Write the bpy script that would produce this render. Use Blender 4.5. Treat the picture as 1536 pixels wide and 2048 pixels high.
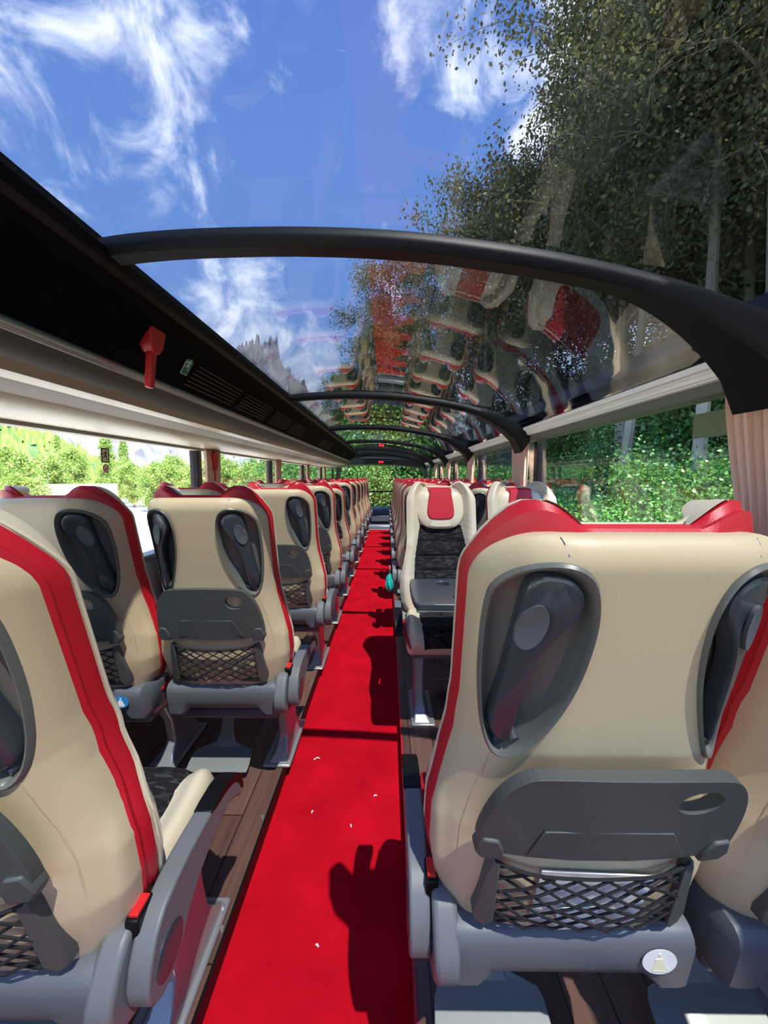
import bpy, bmesh, math, random
import numpy as np
from mathutils import Vector, Matrix
PI = math.pi
R = math.radians
scene = bpy.context.scene
for o in list(bpy.data.objects):
    bpy.data.objects.remove(o)
C = scene.collection

# ------------------------------------------------------------------ camera
CAM = Vector((0.0, 0.0, 1.34))
PITCH = math.atan(71 / 770.0)
YAW = math.atan(7 / 770.0)
cam_d = bpy.data.cameras.new('camera')
cam_d.sensor_fit = 'HORIZONTAL'
cam_d.sensor_width = 36.0
cam_d.lens = 770 / 1536 * 36.0
cam_d.clip_start = 0.02
cam_d.clip_end = 3000
cam = bpy.data.objects.new('camera', cam_d)
C.objects.link(cam)
cam.location = CAM
cam.rotation_euler = (PI / 2 - PITCH, 0, YAW)
scene.camera = cam
CM = cam.rotation_euler.to_matrix()
def look(px, py):
    """world direction of a point of the sky or of the far landscape"""
    v = CM @ Vector(((px - 768) / 770, (1024 - py) / 770, -1))
    return v.normalized()

scene.view_settings.view_transform = 'Standard'
scene.view_settings.look = 'None'
scene.view_settings.gamma = 1
scene.view_settings.exposure = 0.0
scene.view_settings.use_curve_mapping = False

# ------------------------------------------------------------------ sky
world = bpy.data.worlds.new('sky')
scene.world = world
world.use_nodes = True
def build_world():
    nt = world.node_tree
    nt.nodes.clear()
    N = nt.nodes.new
    L = nt.links.new
    out = N('ShaderNodeOutputWorld')
    bg = N('ShaderNodeBackground')
    bg.inputs['Strength'].default_value = 2.5
    L(bg.outputs[0], out.inputs[0])
    tc = N('ShaderNodeTexCoord')
    sep = N('ShaderNodeSeparateXYZ')
    L(tc.outputs['Generated'], sep.inputs[0])
    ramp = N('ShaderNodeValToRGB')
    e = ramp.color_ramp.elements
    e[0].position = 0.0
    e[0].color = (1.1, 1.3, 1.5, 1)
    e[1].position = 1.0
    e[1].color = (0.16, 0.36, 1.12, 1)
    m = e.new(0.12); m.color = (0.85, 1.08, 1.45, 1)
    m = e.new(0.35); m.color = (0.33, 0.62, 1.38, 1)
    L(sep.outputs['Z'], ramp.inputs[0])
    # clouds: wispy noise inside patches of the sky
    noise = N('ShaderNodeTexNoise')
    noise.inputs['Scale'].default_value = 7.0
    noise.inputs['Detail'].default_value = 9.0
    noise.inputs['Roughness'].default_value = 0.62
    noise.inputs['Distortion'].default_value = 0.5
    L(tc.outputs['Generated'], noise.inputs['Vector'])
    total = None
    patches = [(40, 60, .42, 1.0), (180, 130, .22, .9), (-150, -60, .4, .8), (830, 40, .16, .75), (960, 170, .16, 1.0),
               (470, 640, .24, 1.1), (600, 690, .2, 1.1), (1130, 80, .34, 1.0), (1350, 200, .4, 1.1), (822, 402, .03, 1.0),
               (330, 700, .2, 1.0), (1150, 600, .5, .9)]
    for px, py, rad, amt in patches:
        d = look(px, py)
        dist = N('ShaderNodeVectorMath'); dist.operation = 'DISTANCE'
        L(tc.outputs['Generated'], dist.inputs[0])
        dist.inputs[1].default_value = d
        mr = N('ShaderNodeMapRange')
        mr.interpolation_type = 'SMOOTHSTEP'
        mr.inputs['From Min'].default_value = rad * 1.15
        mr.inputs['From Max'].default_value = 0
        mr.inputs['To Min'].default_value = 0
        mr.inputs['To Max'].default_value = amt
        L(dist.outputs['Value'], mr.inputs['Value'])
        if total is None:
            total = mr.outputs[0]
        else:
            mx = N('ShaderNodeMath'); mx.operation = 'MAXIMUM'
            L(total, mx.inputs[0]); L(mr.outputs[0], mx.inputs[1])
            total = mx.outputs[0]
    ad = N('ShaderNodeMath'); ad.operation = 'MULTIPLY_ADD'
    L(total, ad.inputs[0]); ad.inputs[1].default_value = 0.22
    L(noise.outputs[0], ad.inputs[2])
    dens = N('ShaderNodeMapRange')
    dens.interpolation_type = 'SMOOTHSTEP'
    dens.inputs['From Min'].default_value = 0.60
    dens.inputs['From Max'].default_value = 0.92
    L(ad.outputs[0], dens.inputs['Value'])
    mix = N('ShaderNodeMix'); mix.data_type = 'RGBA'
    L(dens.outputs[0], mix.inputs['Factor'])
    L(ramp.outputs[0], mix.inputs[6])
    mix.inputs[7].default_value = (2.3, 2.4, 2.6, 1)
    L(mix.outputs[2], bg.inputs['Color'])
build_world()

sun_d = bpy.data.lights.new('sun', 'SUN')
sun_d.energy = 21.0
sun_d.angle = R(0.6)
sun_d.color = (1.0, 0.95, 0.86)
sun = bpy.data.objects.new('sun', sun_d)
C.objects.link(sun)
sun.rotation_euler = Vector((0.34, -0.62, 1.30)).to_track_quat('Z', 'Y').to_euler()
sun.location = (6, -12, 26)

# ------------------------------------------------------------------ materials
def new_mat(name):
    m = bpy.data.materials.new(name)
    m.use_nodes = True
    nt = m.node_tree
    return m, nt, nt.nodes['Principled BSDF']
def plain(name, col, rough=0.5, metal=0.0, bump=0.0, scale=200, spec=0.5, coat=0.0, var=0.0):
    m, nt, b = new_mat(name)
    b.inputs['Base Color'].default_value = (*col, 1)
    b.inputs['Roughness'].default_value = rough
    b.inputs['Metallic'].default_value = metal
    b.inputs['Specular IOR Level'].default_value = spec
    b.inputs['Coat Weight'].default_value = coat
    tc = nt.nodes.new('ShaderNodeTexCoord')
    n = nt.nodes.new('ShaderNodeTexNoise')
    n.inputs['Scale'].default_value = scale
    n.inputs['Detail'].default_value = 3
    nt.links.new(tc.outputs['Object'], n.inputs['Vector'])
    if bump:
        bp = nt.nodes.new('ShaderNodeBump')
        bp.inputs['Strength'].default_value = bump
        bp.inputs['Distance'].default_value = 0.002
        nt.links.new(n.outputs[0], bp.inputs['Height'])
        nt.links.new(bp.outputs[0], b.inputs['Normal'])
    if var:
        n2 = nt.nodes.new('ShaderNodeTexNoise')
        n2.inputs['Scale'].default_value = scale * 0.04
        n2.inputs['Detail'].default_value = 4
        nt.links.new(tc.outputs['Object'], n2.inputs['Vector'])
        mr = nt.nodes.new('ShaderNodeMapRange')
        mr.inputs['From Min'].default_value = .3
        mr.inputs['From Max'].default_value = .7
        mr.inputs['To Min'].default_value = 1 - var
        mr.inputs['To Max'].default_value = 1 + var
        nt.links.new(n2.outputs[0], mr.inputs['Value'])
        vm = nt.nodes.new('ShaderNodeVectorMath'); vm.operation = 'SCALE'
        vm.inputs[0].default_value = col
        nt.links.new(mr.outputs[0], vm.inputs['Scale'])
        nt.links.new(vm.outputs[0], b.inputs['Base Color'])
    return m
def leather(name, col, rough=0.42):
    m, nt, b = new_mat(name)
    b.inputs['Base Color'].default_value = (*col, 1)
    b.inputs['Roughness'].default_value = rough
    tc = nt.nodes.new('ShaderNodeTexCoord')
    v = nt.nodes.new('ShaderNodeTexVoronoi')
    v.feature = 'DISTANCE_TO_EDGE'
    v.inputs['Scale'].default_value = 420
    nt.links.new(tc.outputs['Object'], v.inputs['Vector'])
    bp = nt.nodes.new('ShaderNodeBump')
    bp.inputs['Strength'].default_value = 0.22
    bp.inputs['Distance'].default_value = 0.0012
    nt.links.new(v.outputs[0], bp.inputs['Height'])
    nt.links.new(bp.outputs[0], b.inputs['Normal'])
    return m
def glass(name, tint, f0=0.04):
    m, nt, b = new_mat(name)
    nt.nodes.remove(b)
    N, L = nt.nodes.new, nt.links.new
    out = nt.nodes['Material Output']
    g = N('ShaderNodeNewGeometry')
    dot = N('ShaderNodeVectorMath'); dot.operation = 'DOT_PRODUCT'
    L(g.outputs['Incoming'], dot.inputs[0]); L(g.outputs['Normal'], dot.inputs[1])
    ab = N('ShaderNodeMath'); ab.operation = 'ABSOLUTE'; L(dot.outputs['Value'], ab.inputs[0])
    sb = N('ShaderNodeMath'); sb.operation = 'SUBTRACT'; sb.inputs[0].default_value = 1; L(ab.outputs[0], sb.inputs[1])
    pw = N('ShaderNodeMath'); pw.operation = 'POWER'; L(sb.outputs[0], pw.inputs[0]); pw.inputs[1].default_value = 5
    ma = N('ShaderNodeMath'); ma.operation = 'MULTIPLY_ADD'; L(pw.outputs[0], ma.inputs[0])
    ma.inputs[1].default_value = 1 - f0; ma.inputs[2].default_value = f0
    t = N('ShaderNodeBsdfTransparent'); t.inputs[0].default_value = (*tint, 1)
    gl = N('ShaderNodeBsdfGlossy'); gl.inputs['Roughness'].default_value = 0.0
    gl.inputs['Color'].default_value = (1, 1, 1, 1)
    mx = N('ShaderNodeMixShader')
    L(ma.outputs[0], mx.inputs[0]); L(t.outputs[0], mx.inputs[1]); L(gl.outputs[0], mx.inputs[2])
    L(mx.outputs[0], out.inputs[0])
    return m
def fabric(name):
    m, nt, b = new_mat(name)
    b.inputs['Roughness'].default_value = 0.95
    b.inputs['Specular IOR Level'].default_value = 0.1
    N, L = nt.nodes.new, nt.links.new
    tc = N('ShaderNodeTexCoord')
    mp = N('ShaderNodeMapping'); mp.inputs['Scale'].default_value = (26, 110, 110)
    L(tc.outputs['Object'], mp.inputs['Vector'])
    br = N('ShaderNodeTexVoronoi'); br.distance = 'CHEBYCHEV'; br.inputs['Scale'].default_value = 1.4
    L(mp.outputs[0], br.inputs['Vector'])
    rp = N('ShaderNodeValToRGB')
    e = rp.color_ramp.elements
    e[0].color = (0.012, 0.012, 0.014, 1); e[1].color = (0.06, 0.057, 0.052, 1)
    e[0].position = .5; e[1].position = .98
    rp.color_ramp.interpolation = 'LINEAR'
    L(br.outputs['Color'], rp.inputs[0])
    L(rp.outputs[0], b.inputs['Base Color'])
    n = N('ShaderNodeTexNoise'); n.inputs['Scale'].default_value = 700
    L(tc.outputs['Object'], n.inputs['Vector'])
    bp = N('ShaderNodeBump'); bp.inputs['Strength'].default_value = .3; bp.inputs['Distance'].default_value = .002
    L(n.outputs[0], bp.inputs['Height']); L(bp.outputs[0], b.inputs['Normal'])
    return m
def carpet_mat():
    m, nt, b = new_mat('red_carpet')
    b.inputs['Roughness'].default_value = 0.95
    b.inputs['Specular IOR Level'].default_value = 0.08
    N, L = nt.nodes.new, nt.links.new
    tc = N('ShaderNodeTexCoord')
    n = N('ShaderNodeTexNoise'); n.inputs['Scale'].default_value = 5; n.inputs['Detail'].default_value = 6
    L(tc.outputs['Object'], n.inputs['Vector'])
    rp = N('ShaderNodeValToRGB')
    e = rp.color_ramp.elements
    e[0].position = .35; e[1].position = .7
    e[0].color = (0.42, 0.002, 0.010, 1); e[1].color = (0.56, 0.003, 0.015, 1)
    L(n.outputs[0], rp.inputs[0]); L(rp.outputs[0], b.inputs['Base Color'])
    n2 = N('ShaderNodeTexNoise'); n2.inputs['Scale'].default_value = 900
    L(tc.outputs['Object'], n2.inputs['Vector'])
    bp = N('ShaderNodeBump'); bp.inputs['Strength'].default_value = .5; bp.inputs['Distance'].default_value = .003
    L(n2.outputs[0], bp.inputs['Height']); L(bp.outputs[0], b.inputs['Normal'])
    return m
def wood_mat():
    m, nt, b = new_mat('dark_plank_flooring')
    b.inputs['Roughness'].default_value = 0.38
    N, L = nt.nodes.new, nt.links.new
    tc = N('ShaderNodeTexCoord')
    mp = N('ShaderNodeMapping'); mp.inputs['Rotation'].default_value = (0, 0, PI / 2)
    L(tc.outputs['Object'], mp.inputs['Vector'])
    br = N('ShaderNodeTexBrick')
    br.inputs['Scale'].default_value = 1
    br.inputs['Brick Width'].default_value = 0.9
    br.inputs['Row Height'].default_value = 0.11
    br.inputs['Mortar Size'].default_value = 0.0025
    br.inputs['Color1'].default_value = (0.085, 0.045, 0.035, 1)
    br.inputs['Color2'].default_value = (0.15, 0.082, 0.062, 1)
    br.inputs['Mortar'].default_value = (0.02, 0.012, 0.01, 1)
    L(mp.outputs[0], br.inputs['Vector'])
    mp2 = N('ShaderNodeMapping'); mp2.inputs['Scale'].default_value = (40, 2.5, 10)
    L(tc.outputs['Object'], mp2.inputs['Vector'])
    n = N('ShaderNodeTexNoise'); n.inputs['Scale'].default_value = 1.5; n.inputs['Detail'].default_value = 5
    L(mp2.outputs[0], n.inputs['Vector'])
    mr = N('ShaderNodeMapRange'); mr.inputs['To Min'].default_value = .55; mr.inputs['To Max'].default_value = 1.45
    L(n.outputs[0], mr.inputs['Value'])
    vm = N('ShaderNodeVectorMath'); vm.operation = 'SCALE'
    L(br.outputs['Color'], vm.inputs[0]); L(mr.outputs[0], vm.inputs['Scale'])
    L(vm.outputs[0], b.inputs['Base Color'])
    return m
def leaf_mat(name, c1, c2, trans=0.45, nscale=1.2):
    m, nt, b = new_mat(name)
    nt.nodes.remove(b)
    N, L = nt.nodes.new, nt.links.new
    out = nt.nodes['Material Output']
    tc = N('ShaderNodeTexCoord')
    n = N('ShaderNodeTexNoise'); n.inputs['Scale'].default_value = nscale; n.inputs['Detail'].default_value = 8
    n.inputs['Roughness'].default_value = .8
    L(tc.outputs['Object'], n.inputs['Vector'])
    rp = N('ShaderNodeValToRGB')
    e = rp.color_ramp.elements
    e[0].position = .38; e[1].position = .64
    e[0].color = (*c1, 1); e[1].color = (*c2, 1)
    L(n.outputs[0], rp.inputs[0])
    d = N('ShaderNodeBsdfDiffuse'); L(rp.outputs[0], d.inputs[0])
    t = N('ShaderNodeBsdfTranslucent'); L(rp.outputs[0], t.inputs[0])
    g = N('ShaderNodeBsdfGlossy'); g.inputs['Roughness'].default_value = .45
    g.inputs['Color'].default_value = (.6, .6, .6, 1)
    mx = N('ShaderNodeMixShader'); mx.inputs[0].default_value = trans
    L(d.outputs[0], mx.inputs[1]); L(t.outputs[0], mx.inputs[2])
    m2 = N('ShaderNodeMixShader'); m2.inputs[0].default_value = .06
    L(mx.outputs[0], m2.inputs[1]); L(g.outputs[0], m2.inputs[2])
    L(m2.outputs[0], out.inputs[0])
    return m
def glow(name, col, s):
    m, nt, b = new_mat(name)
    b.inputs['Base Color'].default_value = (*col, 1)
    b.inputs['Emission Color'].default_value = (*col, 1)
    b.inputs['Emission Strength'].default_value = s
    return m

M = dict(
    cream=leather('cream_leather', (0.58, 0.47, 0.295)),
    creamlight=leather('pale_cream_leather', (0.63, 0.55, 0.40)),
    red=leather('red_leather', (0.50, 0.008, 0.02)),
    fabric=fabric('black_patterned_fabric'),
    grey=plain('grey_plastic', (0.105, 0.115, 0.13), .45, bump=.15, scale=900),
    greymid=plain('mid_grey_plastic', (0.135, 0.142, 0.150), .45, bump=.15, scale=900),
    tray=plain('tray_grey_plastic', (0.075, 0.08, 0.075), .5, bump=.2, scale=900),
    grip=plain('grip_dark_plastic', (0.045, 0.052, 0.066), .28, bump=.05, scale=900, coat=.2),
    bowl=plain('recess_plastic', (0.13, 0.135, 0.12), .35, bump=.1, scale=900),
    lightgrey=plain('light_grey_metal', (0.34, 0.35, 0.36), .32, .5),
    footgrey=plain('foot_grey_plastic', (0.17, 0.19, 0.185), .4),
    black=plain('black_trim', (0.004, 0.004, 0.005), .45, spec=.2),
    blacksoft=plain('black_lining', (0.004, 0.004, 0.004), .7, bump=.2, scale=600, spec=.06),
    net=plain('black_elastic_net', (0.008, 0.008, 0.009), .8),
    rack=plain('pale_rack_panel', (0.46, 0.38, 0.25), .42, bump=.05, scale=300),
    rackgrey=plain('rack_grey_panel', (0.12, 0.12, 0.10), .5, bump=.05, scale=300),
    alu=plain('brushed_rail', (0.50, 0.52, 0.52), .3, .75),
    white=plain('white_profile', (0.88, 0.87, 0.80), .38),
    wall=plain('beige_wall_panel', (0.42, 0.38, 0.32), .7, bump=.2, scale=400),
    curtain=plain('tan_curtain', (0.82, 0.53, 0.39), .85, bump=.3, scale=500),
    redplastic=plain('red_plastic', (0.65, 0.02, 0.02), .35),
    green=plain('green_sign', (0.02, 0.22, 0.10), .5),
    signwhite=plain('sign_white', (0.85, 0.88, 0.84), .5),
    signdark=plain('sign_dark', (0.06, 0.07, 0.05), .5),
    signcream=plain('sign_pale_yellow', (0.75, 0.75, 0.5), .5),
    blue=plain('sticker_blue', (0.03, 0.25, 0.60), .4),
    paper=plain('paper', (0.78, 0.78, 0.76), .6, var=.1, scale=300),
    teal=plain('teal_plastic_bag', (0.03, 0.55, 0.48), .35),
    dash=plain('dashboard_plastic', (0.03, 0.032, 0.035), .5),
    dashlight=plain('step_metal', (0.45, 0.46, 0.47), .35, .5),
    carpet=carpet_mat(), wood=wood_mat(),
    roofglass=glass('tinted_roof_glass', (0.47, 0.48, 0.49), 0.040),
    sideglass=glass('side_window_glass', (0.97, 0.985, 0.975), 0.035),
    bark=plain('bark', (0.22, 0.19, 0.15), .9, bump=.9, scale=12, var=.3),
    barkpale=plain('pale_bark', (0.27, 0.24, 0.18), .9, bump=.9, scale=12, var=.3),
    leafdark=leaf_mat('olive_leaves', (0.10, 0.10, 0.045), (0.34, 0.33, 0.13), .5, .8),
    leafbush=leaf_mat('green_leaves', (0.06, 0.25, 0.04), (0.20, 0.55, 0.08), .4, 1.5),
    leafmid=leaf_mat('forest_leaves', (0.05, 0.15, 0.03), (0.16, 0.34, 0.07), .4, 1.0),
    leafbright=leaf_mat('sunlit_leaves', (0.16, 0.30, 0.05), (0.42, 0.52, 0.12), .3, .5),
    soil=plain('forest_floor', (0.035, 0.045, 0.018), .95, bump=.8, scale=8, var=.4),
    meadow=plain('meadow', (0.35, 0.40, 0.14), .95, var=.25, scale=10),
    gravel=plain('pale_gravel', (0.62, 0.60, 0.54), .95, var=.1, scale=40),
    hillforest=plain('distant_forest', (0.07, 0.14, 0.04), .95, bump=1, scale=2, var=.4),
    rock=plain('mountain_rock', (0.22, 0.23, 0.27), .95, var=.5, scale=1.5),
    hutwood=plain('hut_wood', (0.28, 0.18, 0.08), .8, var=.15, scale=30),
    hutroof=plain('hut_roof', (0.24, 0.19, 0.13), .7),
    vanwhite=plain('white_paint', (0.85, 0.85, 0.85), .3, coat=.4),
    clockred=glow('clock_digits', (1.0, 0.02, 0.03), 4.0),
)

# ------------------------------------------------------------------ helpers
def tag(o, label=None, cat=None, group=None, kind=None):
    if label: o['label'] = label
    if cat: o['category'] = cat
    if group: o['group'] = group
    if kind: o['kind'] = kind
    return o
def empty(name, loc=(0, 0, 0), rz=0.0):
    o = bpy.data.objects.new(name, None)
    o.empty_display_size = 0.1
    C.objects.link(o)
    o.location = loc
    o.rotation_euler = (0, 0, rz)
    return o
class MB:
    def __init__(s):
        s.v = []; s.f = []
    def add(s, vs, fs):
        b = len(s.v)
        s.v += [tuple(p) for p in vs]
        s.f += [tuple(b + i for i in f) for f in fs]
        return s
    def box(s, x0, x1, y0, y1, z0, z1):
        vs = [(x, y, z) for z in (z0, z1) for y in (y0, y1) for x in (x0, x1)]
        return s.add(vs, [(0, 2, 3, 1), (4, 5, 7, 6), (0, 1, 5, 4), (2, 6, 7, 3), (0, 4, 6, 2), (1, 3, 7, 5)])
    def loft(s, rings, closed=True, cap0=True, cap1=True):
        n = len(rings[0]); b = len(s.v)
        for r in rings: s.v += [tuple(p) for p in r]
        m = n if closed else n - 1
        for i in range(len(rings) - 1):
            for j in range(m):
                k = (j + 1) % n
                s.f.append((b + i * n + j, b + i * n + k, b + (i + 1) * n + k, b + (i + 1) * n + j))
        if cap0: s.f.append(tuple(b + j for j in reversed(range(n))))
        if cap1: s.f.append(tuple(b + (len(rings) - 1) * n + j for j in range(n)))
        return s
    def tube(s, pts, rad, n=8, flat=1.0):
        pts = [Vector(p) for p in pts]
        if not hasattr(rad, '__len__'): rad = [rad] * len(pts)
        rings = []
        up = Vector((0, 0, 1))
        for i, p in enumerate(pts):
            a = pts[max(i - 1, 0)]; c = pts[min(i + 1, len(pts) - 1)]
            t = (c - a)
            t = t.normalized() if t.length > 1e-9 else Vector((0, 0, 1))
            u = t.cross(up)
            if u.length < 0.05: u = t.cross(Vector((1, 0, 0)))
            u.normalize(); w = t.cross(u).normalized()
            rings.append([p + u * math.cos(2 * PI * k / n) * rad[i] + w * math.sin(2 * PI * k / n) * rad[i] * flat for k in range(n)])
        return s.loft(rings)
    def prism(s, poly, fn, d0, d1):
        """poly in (u,v); fn(u,v,d) -> point"""
        return s.loft([[fn(u, v, d0) for u, v in poly], [fn(u, v, d1) for u, v in poly]])
    def obj(s, name, mat, parent=None, smooth=True, bevel=0.0, seg=2, sub=0, kind=None, weld=False):
        me = bpy.data.meshes.new(name)
        me.from_pydata(s.v, [], s.f)
        bm = bmesh.new(); bm.from_mesh(me)
        if weld: bmesh.ops.remove_doubles(bm, verts=bm.verts, dist=1e-5)
        bmesh.ops.recalc_face_normals(bm, faces=bm.faces)
        bm.to_mesh(me); bm.free()
        me.materials.append(mat)
        if smooth:
            me.shade_smooth()
            me.set_sharp_from_angle(angle=R(38))
        o = bpy.data.objects.new(name, me)
        C.objects.link(o)
        if parent: o.parent = parent
        if bevel:
            b = o.modifiers.new('bevel', 'BEVEL'); b.width = bevel; b.segments = seg; b.limit_method = 'ANGLE'; b.angle_limit = R(35)
            b.harden_normals = False
        if sub:
            m = o.modifiers.new('sub', 'SUBSURF'); m.levels = sub; m.render_levels = sub
        if kind: o['kind'] = kind
        return o
def tree_copy(o, parent=None):
    c = o.copy(); C.objects.link(c)
    c.parent = parent
    for ch in list(o.children): tree_copy(ch, c)
    return c
def smooth_poly(pts, it=2):
    for _ in range(it):
        q = []
        for i in range(len(pts)):
            a, b = pts[i], pts[(i + 1) % len(pts)]
            q += [(a[0] * .75 + b[0] * .25, a[1] * .75 + b[1] * .25), (a[0] * .25 + b[0] * .75, a[1] * .25 + b[1] * .75)]
        pts = q
    return pts
def interp(x, xs, ys):
    return float(np.interp(x, xs, ys))
def inside(x, y, poly):
    c = False; j = len(poly) - 1
    for i in range(len(poly)):
        xi, yi = poly[i]; xj, yj = poly[j]
        if (yi > y) != (yj > y) and x < (xj - xi) * (y - yi) / (yj - yi) + xi: c = not c
        j = i
    return c

# ------------------------------------------------------------------ coach body
PLAT = 0.055
Y0, Y1 = -1.7, 11.2
XL, XR = -1.40, 1.092
LEDGE, REDGE = -0.46, 0.072
FLOOR_END = 9.65
m = MB(); m.box(XL - .05, XR + .05, Y0, Y1, -.30, -.02)
m.obj('floor', M['dash'], kind='structure', bevel=0)
mb = MB(); mb.box(LEDGE, REDGE, Y0, FLOOR_END, -.015, 0.0)
tag(mb.obj('aisle_carpet', M['carpet']), 'long bright red carpet running down the aisle between the seats', 'carpet')
for nm, a, b in (('floor_platform_left', XL, LEDGE), ('floor_platform_right', REDGE, XR)):
    MB().box(a, b, Y0, FLOOR_END, -.02, PLAT).obj(nm, M['wood'], kind='structure')
MB().box(LEDGE - .002, LEDGE + .006, Y0, FLOOR_END, .001, PLAT + .003).obj('trim_1', M['black'], kind='structure')
MB().box(REDGE - .006, REDGE + .002, Y0, FLOOR_END, .001, PLAT + .003).obj('trim_2', M['red'], kind='structure')
# screws of the aisle trim, on the left edge
WT_L, WT_R = 1.535, 1.60          # tops of the side windows
SILL = 0.86
POSTS = [-.8, .98, 2.88, 4.68, 6.48, 8.25, 10.0]
# lower walls with heater duct
def wall(nm, xin, s):
    m = MB()
    m.box(min(xin, xin + s * .06), max(xin, xin + s * .06), Y0, Y1, -.02, SILL)
    m.obj(nm, M['wall'], kind='structure', bevel=.008)
wall('wall_left', XL, -1)
wall('wall_right', XR, 1)
MB().box(XL - .06, XL + .03, Y0, Y1, SILL, SILL + .03).obj('trim_3', M['greymid'], kind='structure', bevel=.006)
MB().box(XR - .03, XR + .06, Y0, Y1, SILL, SILL + .03).obj('trim_4', M['greymid'], kind='structure', bevel=.006)
# side windows: panes between the posts
n = 0
for side, x, top in (('l', XL - .02, WT_L + .05), ('r', XR + .02, WT_R + .03)):
    for i in range(len(POSTS) + 0):
        a = POSTS[i - 1] if i else Y0
        b = POSTS[i]
        n += 1
        MB().box(x - .003, x + .003, a + .03, b - .03, SILL, top).obj('window_%d' % n, M['sideglass'], kind='structure', smooth=False)
# posts
k = 5
for x, top in ((XL - .03, WT_L + .1), (XR + .03, WT_R + .1)):
    for p in POSTS:
        MB().box(x - .03, x + .03, p - .032, p + .032, SILL, top).obj('trim_%d' % k, M['black'], kind='structure', bevel=.004)
        k += 1

# ---- roof: profile across the coach (x, z), from the left rack edge to the right rail
ROOF = [(-.70, 1.895), (-.60, 1.907), (-.44, 1.916), (-.20, 1.918), (.05, 1.906), (.29, 1.876), (.45, 1.849), (.58, 1.821),
        (.70, 1.785), (.80, 1.745), (.88, 1.705), (.94, 1.67)]
def cr(pts, m=4):
    out = []
    P = [Vector((p[0], 0, p[1])) for p in pts]
    P = [P[0] * 2 - P[1]] + P + [P[-1] * 2 - P[-2]]
    for i in range(1, len(P) - 2):
        for j in range(m):
            t = j / m
            a, b, c, d = P[i - 1:i + 3]
            q = .5 * ((2 * b) + (c - a) * t + (2 * a - 5 * b + 4 * c - d) * t * t + (3 * b - a - 3 * c + d) * t ** 3)
            out.append((q.x, q.z))
    out.append((P[-2].x, P[-2].z))
    return out
RP = cr(ROOF)
def offs(pts, d):
    out = []
    for i, p in enumerate(pts):
        a = pts[max(i - 1, 0)]; c = pts[min(i + 1, len(pts) - 1)]
        tx, tz = c[0] - a[0], c[1] - a[1]
        l = math.hypot(tx, tz)
        out.append((p[0] - tz / l * d, p[1] + tx / l * d))
    return out
RPo = offs(RP, .012)
RIBS = [-.8, 1.0, 2.8, 4.6, 6.4, 8.2, 9.9]
for i in range(len(RIBS)):
    a = RIBS[i - 1] if i else Y0
    b = RIBS[i]
    ring = lambda y: [(x, y, z) for x, z in RP] + [(x, y, z) for x, z in reversed(RPo)]
    n += 1
    MB().loft([ring(a + .012), ring(b - .012)]).obj('window_%d' % n, M['roofglass'], kind='structure')
# ribs with the broad wedge on the right
for i, y in enumerate(RIBS):
    m = MB()
    rings = []
    for j, (x, z) in enumerate(RP):
        t = max(0, (x - .55) / .4)
        hw = .030 + .075 * t ** 1.5
        dn = .028 + .060 * t ** 1.5
        a = RP[max(j - 1, 0)]; c = RP[min(j + 1, len(RP) - 1)]
        tx, tz = c[0] - a[0], c[1] - a[1]; l = math.hypot(tx, tz)
        nx, nz = -tz / l, tx / l
        q = lambda dy, dd: (x + nx * dd, y + dy, z + nz * dd)
        rings.append([q(-hw, .0), q(-hw, -dn * .45), q(-hw * .72, -dn), q(hw * .72, -dn), q(hw, -dn * .45), q(hw, .0), q(hw * .6, .02), q(-hw * .6, .02)])
    # foot of the rib, over the right-hand post
    rings.append([(px + .04, py * 1 + 0, pz - .09) for px, py, pz in rings[-1]])
    m.loft(rings)
    k += 1
    m.obj('trim_%d' % k, M['black'], kind='structure')
# right rail under the glass: black seal, white profile with grooves, dark strip above the window
def extr(prof, y0, y1, name, mat, kind='structure', parent=None, bevel=0):
    return MB().loft([[(x, y0, z) for x, z in prof], [(x, y1, z) for x, z in prof]]).obj(name, mat, parent, kind=kind, bevel=bevel)
k += 1
extr([(.925, 1.695), (.940, 1.672), (.962, 1.668), (.99, 1.70), (.96, 1.72)], Y0, 10.0, 'trim_%d' % k, M['black'])
k += 1
prof = [(.930, 1.672), (.936, 1.655), (.950, 1.652), (.950, 1.647), (.956, 1.645), (.958, 1.632), (.966, 1.630), (.966, 1.625), (.974, 1.622), (1.03, 1.618), (1.05, 1.70), (.96, 1.69)]
extr(prof, Y0, 10.0, 'trim_%d' % k, M['white'])
k += 1
extr([(.978, 1.622), (.985, 1.588), (1.06, 1.586), (1.06, 1.63)], Y0, 10.0, 'trim_%d' % k, M['rackgrey'])
k += 1
extr([(1.0, 1.7), (1.0, 1.62), (1.07, 1.60), (1.07, 1.74), (.95, 1.80), (.93, 1.73)], Y0, 10.0, 'trim_%d' % k, M['black'])

# ---- left luggage rack
RE = 8.9
rk = empty('luggage_rack', (0, Y0, 0))
tag(rk, 'long luggage rack above the left windows, black vented side over a pale underside', 'luggage rack')
def rkp(prof, name, mat, a=Y0, b=RE, bevel=0):
    return MB().loft([[(x, a - Y0, z) for x, z in prof], [(x, b - Y0, z) for x, z in prof]]).obj(name, mat, rk, bevel=bevel)
rkp([(-.70, 1.90), (-.685, 1.865), (-.715, 1.845), (-.74, 1.835), (-.755, 1.815), (-.862, 1.70), (-.90, 1.70), (-.90, 1.93), (-.72, 1.925)], 'side_panel', M['blacksoft'])
rkp([(-.672, 1.885), (-.680, 1.860), (-.700, 1.852), (-.712, 1.862), (-.705, 1.895)], 'upper_lip', M['black'])
rkp([(-.875 + .020 * math.cos(t * PI / 6) , 1.690 + .018 * math.sin(t * PI / 6)) for t in range(12)], 'rail', M['alu'])
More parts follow.
